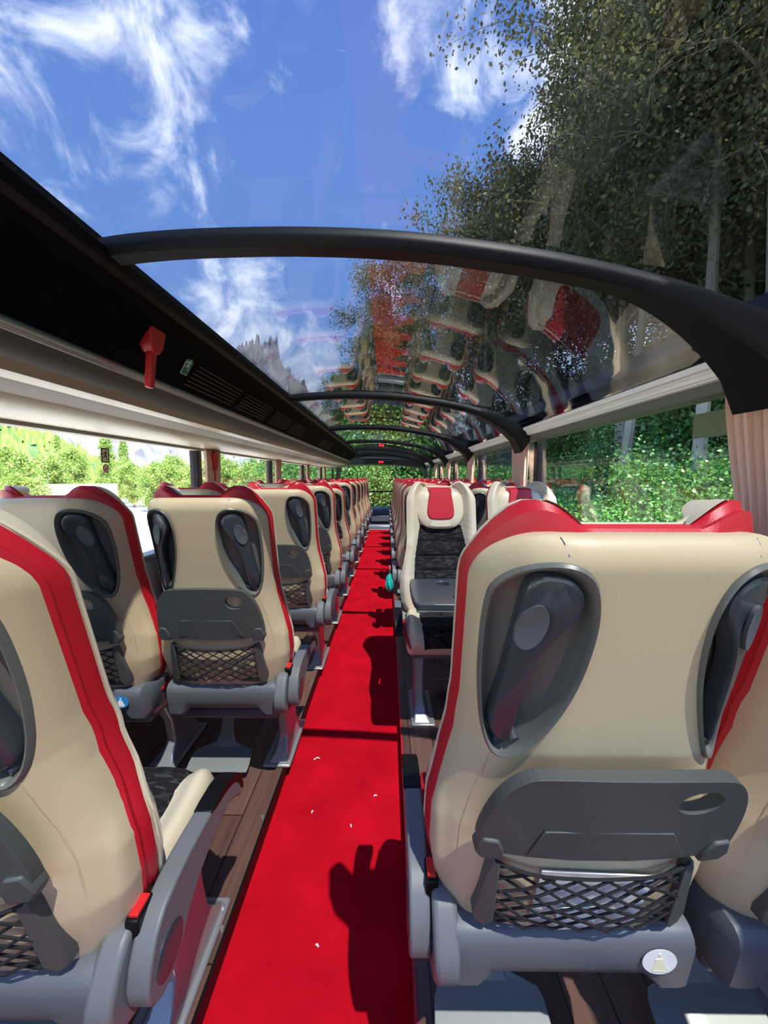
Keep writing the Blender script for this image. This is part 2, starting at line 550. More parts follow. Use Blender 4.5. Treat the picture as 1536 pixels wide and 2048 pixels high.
rkp([(-.872, 1.674), (-.885, 1.655), (-.925, 1.628), (-.975, 1.626), (-.975, 1.70), (-.88, 1.70)], 'recess', M['rackgrey'])
rkp([(-.925, 1.630), (-.950, 1.604), (-1.00, 1.597), (-1.03, 1.606), (-1.03, 1.66), (-.95, 1.66)], 'edge_panel', M['rack'], bevel=0)
rkp([(-1.02, 1.612), (-1.05, 1.600), (-1.12, 1.588), (-1.13, 1.585), (-1.13, 1.66), (-1.02, 1.66)], 'shadow_band', M['wall'])  # greyer strip put in for the band of shade between the pale panels
rkp([(-1.12, 1.590), (-1.15, 1.566), (-1.22, 1.552), (-1.33, 1.545), (-1.36, 1.545), (-1.40, 1.545), (-1.40, 1.62), (-1.12, 1.66)], 'under_panel', M['rack'])
# vent slots along the black side, in groups of four rows
for g, (ya, yb) in enumerate([(1.62, 2.1), (2.16, 2.64), (2.72, 3.2), (3.26, 3.74), (4.7, 5.1), (5.16, 5.56)]):
    vt = MB()
    for r in range(6):
        t0 = .18 + r * .12
        A = (-.755 - .107 * t0, 1.815 - .115 * t0)
        B = (-.755 - .107 * (t0 + .035), 1.815 - .115 * (t0 + .035))
        vt.loft([[(A[0] + .004, y - Y0, A[1] - .004), (B[0] + .004, y - Y0, B[1] - .004), (B[0] - .004, y - Y0, B[1] + .004), (A[0] - .004, y - Y0, A[1] + .004)] for y in (ya, yb)])
    vt.obj('vent_slats', M['dash'], rk, smooth=False)
# rounded front end of the rack
MB().loft([[(-.872 - (1 - c) * .5, RE - Y0 + s * .30, z) for z in (1.545 + (1.69 - 1.545) * max(0, 1 - (1 - c) * 1.2), 1.90)] for c, s in [(math.cos(t * PI / 16), math.sin(t * PI / 16)) for t in range(9)]], closed=False, cap0=False, cap1=False).obj('end_cap', M['blacksoft'], rk)
# strip between rack and left glass top
k += 1
extr([(-1.37, 1.55), (-1.375, 1.530), (-1.44, 1.530), (-1.44, 1.66), (-1.37, 1.60)], Y0, 10.0, 'trim_%d' % k, M['wall'])
k += 1
extr([(-.70, 1.905), (-.70, 1.925), (-.72, 1.94), (-1.44, 1.94), (-1.46, 1.55), (-1.42, 1.55), (-1.40, 1.93)], Y0, 10.0, 'trim_%d' % k, M['black'])

# ------------------------------------------------------------------ curtains
def curtain(side, y, w, label, seed, gather=.55):
    random.seed(seed)
    x = (XL + .035) if side < 0 else (XR - .045)
    zt = (WT_L + .01) if side < 0 else (WT_R + .01)
    nz, ny = 22, 64
    tie = .34
    rings = []
    for i in range(nz + 1):
        t = i / nz
        z = zt - t * (zt - SILL + .02)
        g = 1 - gather * .55 * math.sin(min(t / .85, 1) * PI / 2) ** 1.5
        row = []
        for j in range(ny + 1):
            u = j / ny
            yy = y + w * (u * g)
            amp = .013 * (1 - .25 * t)
            xx = x - side * (0) + amp * math.sin(u * 2 * PI * 12 + .8 * math.sin(t * 3 + u * 5)) - side * .035 * t * .6
            row.append((xx, yy, z))
        rings.append(row)
    m = MB(); m.loft(rings, closed=False, cap0=False, cap1=False)
    o = m.obj('curtain', M['curtain'])
    s = o.modifiers.new('solid', 'SOLIDIFY'); s.thickness = .002
    tag(o, label, 'curtain', 'pleated tan curtains at the side windows')
    return o
ordn = ['nearest', 'second', 'third', 'fourth', 'fifth', 'sixth', 'seventh']
for i, p in enumerate(POSTS[1:6]):
    lab = 'tan pleated curtain at the right side windows, %s from the viewer' % ordn[i]
    curtain(1, p - .13 if i == 0 else p + .035, .37 if i == 0 else .34, lab, i)
for i, p in enumerate(POSTS[2:6]):
    lab = 'tan pleated curtain at the left side windows, %s from the viewer' % ordn[i]
    curtain(-1, p + .0, .26, lab, 20 + i, .3)

# ------------------------------------------------------------------ the seat
ZT = 1.215
ZB = 0.475
LEAN = 0.25
def yb(z): return LEAN * (ZT - z)
def hw(z, off=0.0, r=.085):
    w = interp(z, [ZB, .53, .60, .68, .76, .84, .92, 1.215], [.212, .236, .247, .245, .226, .210, .204, .206]) + off
    top = ZT + off
    if z > top - r:
        q = min(1, (z - (top - r)) / r)
        w = w - r + r * math.sqrt(max(0, 1 - q * q))
    if z < ZB + .03 - off:
        q = min(1, (ZB + .03 - off - z) / .03)
        w = w - .03 + .03 * math.sqrt(max(0, 1 - q * q))
    return w
def ear(x):
    a = abs(x)
    return .030 * max(0, math.sin(PI * min(1, max(0, (a - .075) / .125)))) ** 1.0
def outline(off, ears=0.0, nside=30, ntop=34):
    """loop of (x,z), counter-clockwise from bottom left corner up the left side"""
    r = .085
    pts = []
    zs = [ZB - off + (ZT + off - r - (ZB - off)) * i / nside for i in range(nside + 1)]
    for z in zs: pts.append((-hw(z, off), z))
    W = hw(ZT + off - r, off)
    for i in range(1, 9):
        a = PI / 2 * i / 8
        pts.append((-(W - r) - r * math.cos(a), ZT + off - r + r * math.sin(a)))
    for i in range(1, ntop):
        pts.append((-(W - r) + 2 * (W - r) * i / ntop, ZT + off))
    for p in list(reversed([q for q in pts if q[0] < -(W - r) + 1e-6])): pts.append((-p[0], p[1]))
    if ears:
        pts = [(x, z + ears * ear(x) * max(0, (z - 1.10) / .105)) for x, z in pts]
    return pts
# grip recess outline, u towards seat outside = negative; for the left grip as seen from behind
GR = [(740, 860), (900, 730), (1150, 690), (1330, 750), (1410, 900), (1430, 1100), (1380, 1400), (1250, 1700), (1100, 1920), (950, 2050), (840, 2060), (765, 1900), (722, 1600), (708, 1300), (712, 1020)]
GR = [((x - 1070) / 720 * .140, (1375 - y) / 1370 * .315) for x, y in GR]
GR = [(u * .86, v) for u, v in GR]
GR = smooth_poly(GR, 2)
GH = [(960, 760), (1180, 745), (1320, 830), (1345, 950), (1200, 1100), (1085, 1250), (1040, 1420), (1010, 1620), (985, 1850), (960, 1960), (870, 1960), (795, 1880), (850, 1600), (890, 1250), (925, 1000)]
GH = smooth_poly([((x - 1070) / 720 * .140, (1375 - y) / 1370 * .315) for x, y in GH], 2)
GH = [(u * .86, v) for u, v in GH]
GCX, GCZ = .130, 1.022
def edge_round(e, Rr=.045, dep=.035):
    if e >= Rr: return 0.0
    q = (Rr - e) / Rr
    return dep * (1 - math.sqrt(max(0, 1 - q * q * .98)))
def wrap(x, z):
    q = max(0, min(1.08, abs(x) / .210) - .36) / .64
    return interp(z, [.60, .70, .88, 1.215], [.035, .045, .088, .080]) * q ** 2.0
def shell_y(x, z):
    w = hw(z)
    e = min(w - abs(x), ZT - z, (z - ZB) * 1.3 + .01)
    return yb(z) + edge_round(max(e, 0)) + wrap(x, z) - .010 * math.exp(-((z - .59) / .09) ** 2)
def make_shell(parent):
    cols, rows = 84, 132
    zs = []
    for i in range(rows + 1):
        t = i / rows
        zs.append(ZB + (ZT - ZB) * (1 - (1 - t) ** 1.25))
    V = []; idx = {}
    for i, z in enumerate(zs):
        w = hw(z)
        for j in range(cols + 1):
            s = -1 + 2 * j / cols
            x = s * w
            V.append((x, shell_y(x, z), z))
    F = []
    small = [(u * 1.0, v * 1.0) for u, v in GR]
    for i in range(rows):
        for j in range(cols):
            a = i * (cols + 1) + j
            q = (a, a + 1, a + cols + 2, a + cols + 1)
            cx = sum(V[t][0] for t in q) / 4; cz = sum(V[t][2] for t in q) / 4
            if inside(cx + GCX, cz - GCZ, small) or inside(-(cx - GCX), cz - GCZ, small): continue
            F.append(q)
    m = MB(); m.add(V, F)
    # skirt towards the front
    loop = [i * (cols + 1) for i in range(rows + 1)] + [rows * (cols + 1) + j for j in range(1, cols + 1)] + [i * (cols + 1) + cols for i in reversed(range(rows))]
    ring = [V[t] for t in loop]
    m.loft([ring, [(x, y + .03, z) for x, y, z in ring]], closed=False, cap0=False, cap1=False)
    b = len(m.v)
    o = m.obj('backrest_shell', M['cream'], parent, weld=True)
    for s_ in (-1, 1):
        pts = [(.168, .862), (.176, .82), (.190, .76), (.203, .70), (.207, .64), (.204, .57), (.196, .51)]
        MB().tube([(s_ * x, shell_y(x, z) + .0006, z) for x, z in pts], .0016, 6).obj('seam', M['cream'], o)
        MB().tube([(s_ * x, shell_y(x, z) + .0006, z) for x, z in ((.112, 1.19), (.116, 1.205), (.118, 1.211))], .0012, 6).obj('seam', M['grey'], o)
    return o
def make_grip(parent, side):
    """side -1: left grip, +1: right grip (mirrored)"""
    def P(u, v, d):
        x = side * (GCX - u) if side > 0 else -GCX + u
        x = (GCX - u) if side > 0 else (-GCX + u)
        z = GCZ + v
        xs = x
        return (xs, shell_y(xs, z) + d, z)
    rings = []
    for sc, d in ((1.055, .006), (1.045, -.004), (1.01, -.008), (.975, -.005), (.95, .004), (.91, .022), (.80, .032), (.5, .036), (.1, .037)):
        rings.append([P(u * sc if sc > .9 else u * sc, v * (1 - (1 - sc) * .8), d) for u, v in GR])
    b = MB().loft(rings, cap0=False).obj('hand_grip', M['bowl'], parent)
    hm = MB()
    rr = []
    for sc, d in ((.90, .030), (1.0, .024), (1.0, .008), (.94, .001), (.80, -.002)):
        cu = sum(p[0] for p in GH) / len(GH); cv = sum(p[1] for p in GH) / len(GH)
        # shrink towards the local axis of the bar
        ring = []
        for u, v in GH:
            ax = interp(v, [-.14, 0, .09, .15], [-.031, -.015, .0, .009])
            q = (ax + (u - ax) * sc, v * (1 - (1 - sc) * .25))
            ring.append(P(q[0], q[1], d))
        rr.append(ring)
    hm.loft(rr)
    # fixings at the foot of the bar
    hm.tube([P(-.030, -.133, .03), P(-.026, -.142, .008)], .008, 10)
    hm.tube([P(-.012, -.118, .03), P(-.008, -.130, .008)], .009, 10)
    hm.obj('grip_bar', M['grip'], b)
    # oval thumb pad
    om = MB()
    cu, cv = -.012, .068
    rings = []
    for sc, d in ((1.0, .001), (.97, -.0050), (.86, -.0045), (.5, -.0030), (.05, -.0025)):
        rings.append([P(cu + .0165 * sc * math.cos(t) + .006 * sc * math.sin(t), cv + .035 * sc * math.sin(t), d) for t in [2 * PI * q / 24 for q in range(24)]])
    om.loft(rings).obj('thumb_pad', M['grey'], b)
    return b
def make_tray(parent, tilt=0.0):
    hwid = .190
    z0, z1 = .700, .900
    poly = [(-hwid + .012, z0), (-hwid - .004, z0 + .03), (-hwid + .012, z1 - .07), (-hwid + .040, z1 - .016), (-hwid + .075, z1)]
    poly = poly + [(-x, z) for x, z in reversed(poly)]
    # plate with a round hole: triangulate through bmesh
    hole = (.100, .848, .025)
    def S(x, z, d):
        return (x, yb(z) - .003 - d + .012 * (x / .19) ** 2, z)
    bm = bmesh.new()
    outer = smooth_poly(poly, 2)
    inner = [(hole[0] + hole[2] * 1.25 * math.cos(2 * PI * i / 28), hole[1] + hole[2] * math.sin(2 * PI * i / 28)) for i in range(28)]
    def shell(vs_d):
        ov = [bm.verts.new(S(x, z, vs_d)) for x, z in outer]
        iv = [bm.verts.new(S(x, z, vs_d)) for x, z in inner]
        es = [bm.edges.new((L[i], L[(i + 1) % len(L)])) for L in (ov, iv) for i in range(len(L))]
        bmesh.ops.triangle_fill(bm, use_beauty=True, use_dissolve=False, edges=es)
        return ov, iv
    o0, i0 = shell(0.0); o1, i1 = shell(.020)
    for A, B in ((o0, o1), (i0, i1)):
        for i in range(len(A)):
            j = (i + 1) % len(A)
            bm.faces.new((A[i], A[j], B[j], B[i]))
    bmesh.ops.recalc_face_normals(bm, faces=bm.faces)
    me = bpy.data.meshes.new('tray_table'); bm.to_mesh(me); bm.free()
    me.materials.append(M['tray'])
    o = bpy.data.objects.new('tray_table', me); C.objects.link(o); o.parent = parent
    bv = o.modifiers.new('bevel', 'BEVEL'); bv.width = .004; bv.segments = 3; bv.limit_method = 'ANGLE'; bv.angle_limit = R(50)
    # raised lower panel
    m = MB()
    pz = [(-.115, z0 + .012), (-.100, z0 + .078), (.085 , z0 + .078), (.122, z0 + .012)]
    m.prism(pz, lambda u, v, d: S(u, v, d), .019, .0225)
    m.obj('tray_panel', M['tray'], o, bevel=.0015)
    # hinges
    for s in (-1, 1):
        m = MB()
        hp = [(s * (hwid - .040), z0 - .006), (s * (hwid - .006), z0 - .006), (s * (hwid + .004), z0 + .012), (s * (hwid - .006), z0 + .046), (s * (hwid - .030), z0 + .044), (s * (hwid - .040), z0 + .020)]
        m.prism(hp, lambda u, v, d: S(u, v, d), .0, .025)
        m.obj('tray_hinge', M['tray'], parent if False else o, bevel=.004)
    return o
def make_net(parent):
    z0, z1 = .520, .668
    W = .155
    def S(x, z, d): return (x, shell_y(x, z) - d, z)
    fm = MB()
    for s in (-1, 1):
        poly = [(s * (W - .008), z0 + .012), (s * (W - .008), z1 + .002), (s * (W + .006), z1 + .008), (s * (W + .010), z1 - .01), (s * (W + .026), z0 + .02), (s * (W + .022), z0 - .004), (s * (W + .004), z0 - .014)]
        fm.prism(poly, S, -.004, .020)
    fm.prism([(-W - .012, z0 - .014), (W + .012, z0 - .014), (W + .012, z0 + .004), (-W - .012, z0 + .004)], S, -.004, .016)
    f = fm.obj('net_pocket', M['tray'], parent, bevel=.003)
    nm = MB()
    topz = lambda x: z1 + .004 - .018 * (1 - (x / W) ** 2)
    step = .046
    slope = .62
    for sg in (-1, 1):
        c = -0.60
        while c < .60:
            # line x = c + sg*(z-z0)/slope
            seg = []
            for q in range(0, 41):
                z = z0 + (z1 + .004 - z0) * q / 40
                x = c + sg * (z - z0) / slope
                if abs(x) <= W and z <= topz(x):
                    seg.append(S(x, z, .011 + .005 * math.sin(q * 1.1 + c * 40) * .3 + .006 * (1 - (x / W) ** 2)))
                elif seg: break
            if len(seg) > 1:
                nm.tube([seg[0], seg[len(seg) // 2], seg[-1]] if len(seg) > 2 else seg, .0023, 5)
            c += step
    nm.tube([S(-W + 2 * W * q / 20, topz(-W + 2 * W * q / 20), .017) for q in range(21)], .0026, 6)
    nm.obj('elastic_net', M['net'], f)
    return f
def make_trim(parent):
    # red side of the cushion, two rolls, rising as ears over both corners of the head
    m = MB()
    rings = []
    for off, d, e in ((-.020, .000, .1), (-.004, .000, .4), (.004, .008, .7), (.001, .018, .8), (.007, .028, .95), (.006, .040, 1.0), (-.002, .046, 1.0), (-.02, .050, .9)):
        o = outline(off, e)
        rings.append([(x, yb(z) + .046 + d + wrap(x, z) * .95, z) for x, z in o])
    m.loft(rings, cap0=False, cap1=False)
    return m.obj('red_side', M['red'], parent)
def front_y(x, z):
    w = hw(z, .006)
    a = abs(x) / max(w, .01)
    d = .106 + wrap(x, z) * .95
    bol = .030 * math.exp(-((a - .80) / .16) ** 2)            # side bolsters
    if z > .96: bol *= 1 + .5 * min(1, (z - .96) / .15)
    d += bol
    d -= .018 * (max(0, a - .86) / .14) ** 2
    d += .012 * math.exp(-((z - .62) / .10) ** 2)
    e = min(ZT + .006 - z, z - ZB + .01)
    d -= edge_round(max(e, 0), .04, .03)
    d += .0007 * math.sin(z * 170 + abs(x) * 60) * math.exp(-((a - .78) / .12) ** 2)
    return yb(z) + d
def make_front(parent):
    cols, rows = 56, 80
    m = MB(); V = []
    for i in range(rows + 1):
        t = i / rows
        z = ZB + (ZT + .006 - ZB) * (1 - (1 - t) ** 1.25)
        w = hw(z, .006)
        for j in range(cols + 1):
            s = -1 + 2 * j / cols
            x = s * w
            zz = z + 1.0 * ear(x) * max(0, (z - 1.10) / .105)
            V.append((x, front_y(x, z), zz))
    F = [(i * (cols + 1) + j, i * (cols + 1) + j + 1, (i + 1) * (cols + 1) + j + 1, (i + 1) * (cols + 1) + j) for i in range(rows) for j in range(cols)]
    m.add(V, F)
    loop = [i * (cols + 1) for i in range(rows + 1)] + [rows * (cols + 1) + j for j in range(1, cols + 1)] + [i * (cols + 1) + cols for i in reversed(range(rows))]
    ring = [V[t] for t in loop]
    m.loft([ring, [(x * .93, yb(z) + .075 + wrap(x, z) * .9, z) for x, y, z in ring]], closed=False, cap0=False, cap1=False)
    fr = m.obj('backrest_cushion', M['creamlight'], parent, weld=True)
    # piping along its edge
    pm = MB()
    pts = [(x, yb(z) + .098 + wrap(x, z) * .95, z) for x, z in outline(.003, 1.0)]
    pm.tube(pts, .0045, 6)
    pm.obj('piping', M['creamlight'], fr)
    # fabric insert with channels
    fm = MB(); V = []; cols, rows = 20, 90
    for i in range(rows + 1):
        z = .48 + (.985 - .48) * i / rows
        w = interp(z, [.46, .62, .80, .985], [.150, .172, .162, .130])
        for j in range(cols + 1):
            x = w * (-1 + 2 * j / cols)
            ch = abs(math.sin((z - .46) / .085 * PI)) ** .35
            e = 1 - abs(-1 + 2 * j / cols) ** 6
            V.append((x, front_y(x * .9, z) * 0 + yb(z) + .108 + .012 * math.exp(-((z - .62) / .10) ** 2) + .014 * ch * e - .004 * (1 - e) + wrap(x, z) * 1.0 + .030 * math.exp(-((abs(x) / hw(z, .006) - .80) / .16) ** 2), z))
    F = [(i * (cols + 1) + j, i * (cols + 1) + j + 1, (i + 1) * (cols + 1) + j + 1, (i + 1) * (cols + 1) + j) for i in range(rows) for j in range(cols)]
    fi = fm.add(V, F).obj('fabric_panel', M['fabric'], fr)
    # headrest pad and red centre
    def pad(name, mat, pts, d0, d1, par, zc, soft=.03):
        poly = smooth_poly(pts, 2)
        rings = []
        for sc, d in ((1.0, d0), (1.0, d0 + (d1 - d0) * .45), (.95, d0 + (d1 - d0) * .82), (.85, d1 * .98 + d0 * .02), (.5, d1), (.05, d1)):
            rings.append([(u * sc, yb(zc + (v - zc) * sc) + d, zc + (v - zc) * sc) for u, v in poly])
        return MB().loft(rings).obj(name, mat, par)
    pad('headrest', M['creamlight'], [(-.150, 1.10), (-.145, 1.03), (-.105, .975), (-.05, .960), (.05, .960), (.105, .975), (.145, 1.03), (.150, 1.10), (.140, 1.17), (.10, 1.198), (-.10, 1.198), (-.140, 1.17)], .095, .158, fr, 1.09)
    pad('headrest_cover', M['red'], [(-.072, 1.20), (-.092, 1.08), (-.088, 1.03), (-.06, 1.012), (.06, 1.012), (.088, 1.03), (.092, 1.08), (.072, 1.20), (.072, 1.215), (-.072, 1.215)], .090, .168, fr, 1.12)
    return fr
def make_cushion(parent):
    m = MB()
    rings = []
    y0, y1 = .26, .64
    zt, zb = .468, .340
    nx = 40
    for i in range(25):
        t = i / 24
        y = y0 + (y1 - y0) * t
        f = max(0, (t - .78) / .22)
        rd = math.sqrt(max(0, 1 - f * f))
        W = .218 + .014 * math.sin(t * PI)
        W2 = W * (1 - .08 * f * f)
        row_t, row_b = [], []
        for j in range(nx + 1):
            s = -1 + 2 * j / nx
            a = abs(s)
            h = .028 * math.exp(-((a - .84) / .15) ** 2) + .025 * t
            er = math.sqrt(max(0, 1 - (max(0, a - .88) / .12) ** 2))
            row_t.append((s * W2, y, zb + .04 + (zt - zb - .04 + h) * (.25 + .75 * rd) * (.35 + .65 * er)))
            row_b.append((s * W2 * .96, y - .03 * f, zb + .012 * (1 - rd)))
        rings.append(row_t + list(reversed(row_b)))
    m.loft(rings)
    c = m.obj('seat_cushion', M['creamlight'], parent)
    # red side stripe with piping
    for s in (-1, 1):
        sm = MB()
        sm.tube([(s * .224, .28, .43), (s * .234, .36, .435), (s * .234, .49, .445), (s * .222, .60, .425), (s * .205, .636, .395)], [.006, .012, .014, .012, .006], 8)
        sm.obj('side_piping', M['red'], c)
    fm = MB(); V = []; cols, rows = 18, 40
    for i in range(rows + 1):
        t = i / rows
        if t < .8:
            y = .27 + (.595 - .27) * t / .8; z = .475 + .022 * t / .8 + .004 * abs(math.sin(t * 14)) ** .4
            ny = 0
        else:
            a = (t - .8) / .2 * PI / 2 * 1.1
            y = .595 + .052 * math.sin(a); z = .425 + .074 * math.cos(a) - .04 * max(0, a - 1.4)
        w = interp(t, [0, .5, 1], [.145, .160, .135])
        for j in range(cols + 1):
            s = -1 + 2 * j / cols
            V.append((s * w, y - .006 * s ** 6, z - .010 * s ** 6))
    F = [(i * (cols + 1) + j, i * (cols + 1) + j + 1, (i + 1) * (cols + 1) + j + 1, (i + 1) * (cols + 1) + j) for i in range(rows) for j in range(cols)]
    fm.add(V, F).obj('seat_fabric', M['fabric'], c)
    return c
def make_base(parent, hubside):
    # moulded grey cover behind and under the hinge of the backrest
    yo = yb(.45) - .022
    m = MB(); rings = []
    nx = 30
    for i in range(nx + 1):
        s = -1 + 2 * i / nx
        x = s * .224
        e = math.sqrt(max(0, 1 - (max(0, abs(s) - .90) / .10) ** 2))
        notch = .030 if abs(s) < .62 else .030 * max(0, 1 - (abs(s) - .62) / .10)
        zb = .355 + notch + .02 * (1 - e)
        zt = .492 - .02 * (1 - e)
        y0 = yo + .03 * (1 - e)
        y1 = yo + .17
        rings.append([(x, y0 + .012, zt), (x, y0, zt - .012), (x, y0 - .004, .46), (x, y0 + .002, .42), (x, y0 + .010, zb + .016), (x, y0 + .028, zb), (x, y1, zb), (x, y1, zt - .01), (x, y0 + .04, zt + .004)])
    m.loft(rings)
    b = m.obj('seat_base', M['grey'], parent)
    um = MB().box(-.20, .20, .24, .58, .31, .355)
    um.obj('seat_pan', M['grey'], parent, bevel=.012)
    return b
def make_arm(parent, s):
    """s = +1: on the right of the seat, -1 on the left"""
    X = lambda x: s * x
    hy, hz = .165, .405
    before = set(parent.children)
    # side hub moulding
    m = MB()
    side = smooth_poly([(.09, .46), (.06, .40), (.09, .34), (.18, .315), (.30, .33), (.33, .37), (.26, .42), (.20, .48), (.13, .50)], 2)
    m.prism(side, lambda u, v, d: (X(d), u, v), .200, .246)
    h = m.obj('side_housing', M['greymid'], parent, bevel=.010, seg=3)
    # arm: bar with rounded tail
    m = MB()
    arm = [(.100, .425), (.105, .37), (.15, .345), (.20, .36), (.235, .40), (.30, .435), (.42, .452), (.47, .430), (.505, .405), (.515, .425), (.49, .475), (.44, .505), (.34, .512), (.22, .515), (.14, .495)]
    m.prism(smooth_poly(arm, 1), lambda u, v, d: (X(d), u, v), .247, .287)
    a = m.obj('armrest', M['greymid'], parent, bevel=.006, seg=3)
    pad = [(.335, .505), (.34, .516), (.44, .512), (.50, .478), (.525, .425), (.512, .412), (.485, .462), (.435, .490)]
    MB().prism(smooth_poly(pad, 1), lambda u, v, d: (X(d), u, v), .2465, .2885).obj('arm_pad', M['black'], a, bevel=.003)
    MB().loft([[(X(.2875 + dd), .165 + rr * 1.05 * math.cos(t * PI / 12), .408 + rr * math.sin(t * PI / 12)) for t in range(24)] for dd, rr in ((-.004, .040), (.001, .040), (.002, .036), (.0005, .01))]).obj('hub_cap', M['grip'], a)
    # buckle between cushion and arm
    bk = MB().box(X(.232) if s > 0 else X(.256), X(.256) if s > 0 else X(.232), .115, .165, .40, .535)
    bo = bk.obj('belt_buckle', M['black'], parent, bevel=.004)
    MB().box(X(.236) if s > 0 else X(.252), X(.252) if s > 0 else X(.236), .122, .158, .533, .540).obj('buckle_button', M['redplastic'], bo, bevel=.001)
    for c in parent.children:
        if c in before: continue
        dy, dz = (.10, .0) if c.name.startswith('belt') else (.085, .030)
        for q in [c] + list(c.children):
            q.data.transform(Matrix.Translation((0, dy, dz)))
def make_leg(parent, s):
    X = lambda x: s * x
    m = MB()
    rings = []
    for z, ya, yb_, xa, xb in ((.34, .34, .56, .13, .185), (.20, .42, .58, .135, .180), (.10, .44, .60, .135, .180), (.045, .40, .64, .125, .185), (.012, .37, .68, .10, .192)):
        rings.append([(X(xa), ya, z), (X(xb), ya, z), (X(xb), yb_, z), (X(xa), yb_, z)])
    m.loft(rings)
    # foot flange reaching over the platform edge
    m.box(min(X(.08), X(.205)), max(X(.08), X(.205)), .36, .69, .0, .016)
    l = m.obj('leg', M['lightgrey'], parent, bevel=.008, seg=2)
    for y in (.39, .66):
        MB().tube([(X(.190), y, .014), (X(.190), y, .022)], .007, 10).obj('bolt', M['alu'], l)
    # wall-side leg
    return l
def make_footrest(parent, cx):
    m = MB()
    # stem curving down from the base towards the passenger behind
    rings = []
    for y, z, w, t in ((.46, .32, .022, .016), (.43, .22, .024, .014), (.405, .13, .028, .012), (.385, .090, .045, .010), (.365, .072, .12, .010), (.35, .066, .128, .010), (.31, .050, .132, .010), (.285, .040, .130, .010)):
        rings.append([(cx - w, y, z), (cx + w, y, z), (cx + w, y + t, z + t), (cx - w, y + t, z + t)])
    m.loft(rings)
    return m.obj('foot_rest', M['footgrey'], parent, bevel=.004)
PIV = Vector((0, yb(.44) + .06, .46))
BACK = ('backrest_shell', 'red_side', 'backrest_cushion')
def build_seat(s):
    """s=+1 armrest on the right, -1 on the left, 0 none"""
    root = empty('coach_seat')
    sh = make_shell(root)
    make_grip(sh, -1); make_grip(sh, 1)
    make_tray(sh); make_net(sh)
    make_trim(root)
    make_front(root)
    make_cushion(root)
    make_base(root, s)
    if s:
        make_arm(root, s)
    make_leg(root, s if s else 1)
    make_footrest(root, -.09)
    return root
def kids(o, nm): return [c for c in o.children if c.name.split('.')[0] == nm]
def recline(root, deg):
    A = R(deg)
    for c in root.children:
        if c.name.split('.')[0] in BACK:
            c.matrix_basis = Matrix.Translation(PIV) @ Matrix.Rotation(A, 4, 'X') @ Matrix.Translation(-PIV)
proto_left = build_seat(1)     # left of the aisle, aisle side: armrest on the right
proto_right = build_seat(-1)
proto_win = build_seat(0)
used = set()
GROUP = 'cream and red coach seats in rows'
def seat(proto, x, y, label, rec=0.0, rz=0.0):
    if proto.name not in used:
        o = proto; used.add(proto.name)
    else:
        o = tree_copy(proto)
    o.location = (x, y, PLAT)
    o.rotation_euler = (0, 0, rz)
    for c in o.children:
        if c.name.split('.')[0] in BACK: c.matrix_basis = Matrix.Identity(4)
    if rec: recline(o, rec)
    tag(o, label, 'seat', GROUP)
    return o
XA, XW = -.634, -1.136
RA, RW = .328, .824
RY0 = .435
left_rows = [.365, 1.225, 2.09, 2.89, 3.69, 4.49, 5.29, 6.1, 6.9, 7.7, 8.5]
rows_txt = ['nearest', 'second', 'third', 'fourth', 'fifth', 'sixth', 'seventh', 'eighth', 'ninth', 'tenth', 'frontmost']
seats = {}
for i, y in enumerate(left_rows):
    rec = {4: 9, 1: 0}.get(i, 0)
    la = {0: 'cream seat cut off by the lower left corner, its armrest beside the red carpet',
          1: 'cream aisle seat with tray and net pocket, second row on the left',
          4: 'cream aisle seat reclined lower than its neighbours, fifth row left of the aisle'}.get(i, 'cream and red coach seat beside the aisle, %s row on the left' % rows_txt[i])
    seats['LA%d' % i] = seat(proto_left, XA - (.044 if i == 0 else 0), y, la, rec)
    lw = {0: 'cream window seat of the nearest row on the left, left of the corner seat',
          1: 'cream window seat with round blue belt sticker on its base, second row on the left'}.get(i, 'cream and red coach seat beside the left windows, %s row on the left' % rows_txt[i])
    seats['LW%d' % i] = seat(proto_win, XW, y - (.03 if i == 1 else 0), lw, {3: 5, 6: 4}.get(i, 0))
seats['RA0'] = seat(proto_right, RA, RY0, 'large cream seat back in the right foreground with grip, tray and net holding magazines')
seats['RW0'] = seat(proto_win, RW, RY0, 'cream window seat at the right edge of the picture beside the large foreground seat')
right_rows = [2.95, 3.75, 4.55, 5.33, 6.1, 6.9, 7.7, 8.5]
names = ['first', 'second', 'third', 'fourth', 'fifth', 'sixth', 'seventh', 'frontmost']
# the two seats facing the viewer
seats['RFA'] = seat(proto_left, RA, 2.56, 'seat facing the viewer beside the aisle, black ribbed fabric and red headrest centre', 0, PI)
seats['RFW'] = seat(proto_win, RW, 2.56, 'seat facing the viewer beside the right window with red headrest centre', 0, PI)
for i, y in enumerate(right_rows):
    seats['RA%d' % (i + 1)] = seat(proto_right, RA, y, 'cream seat right of the aisle, %s row beyond the two seats facing the viewer' % names[i], 0)
    seats['RW%d' % (i + 1)] = seat(proto_win, RW, y, 'cream seat by the right windows, %s row beyond the seats facing the viewer' % names[i], 4 if i == 0 else 0)
# tray of the foreground seat hangs slightly open
def get(o, *path):
    for p in path:
        o = kids(o, p)[0]
    return o
tr = get(seats['RA0'], 'backrest_shell', 'tray_table')
hp = Vector((0, yb(.700) - .013, .693))
tr.matrix_basis = Matrix.Translation(hp) @ Matrix.Rotation(R(7), 4, 'X') @ Matrix.Translation(-hp)
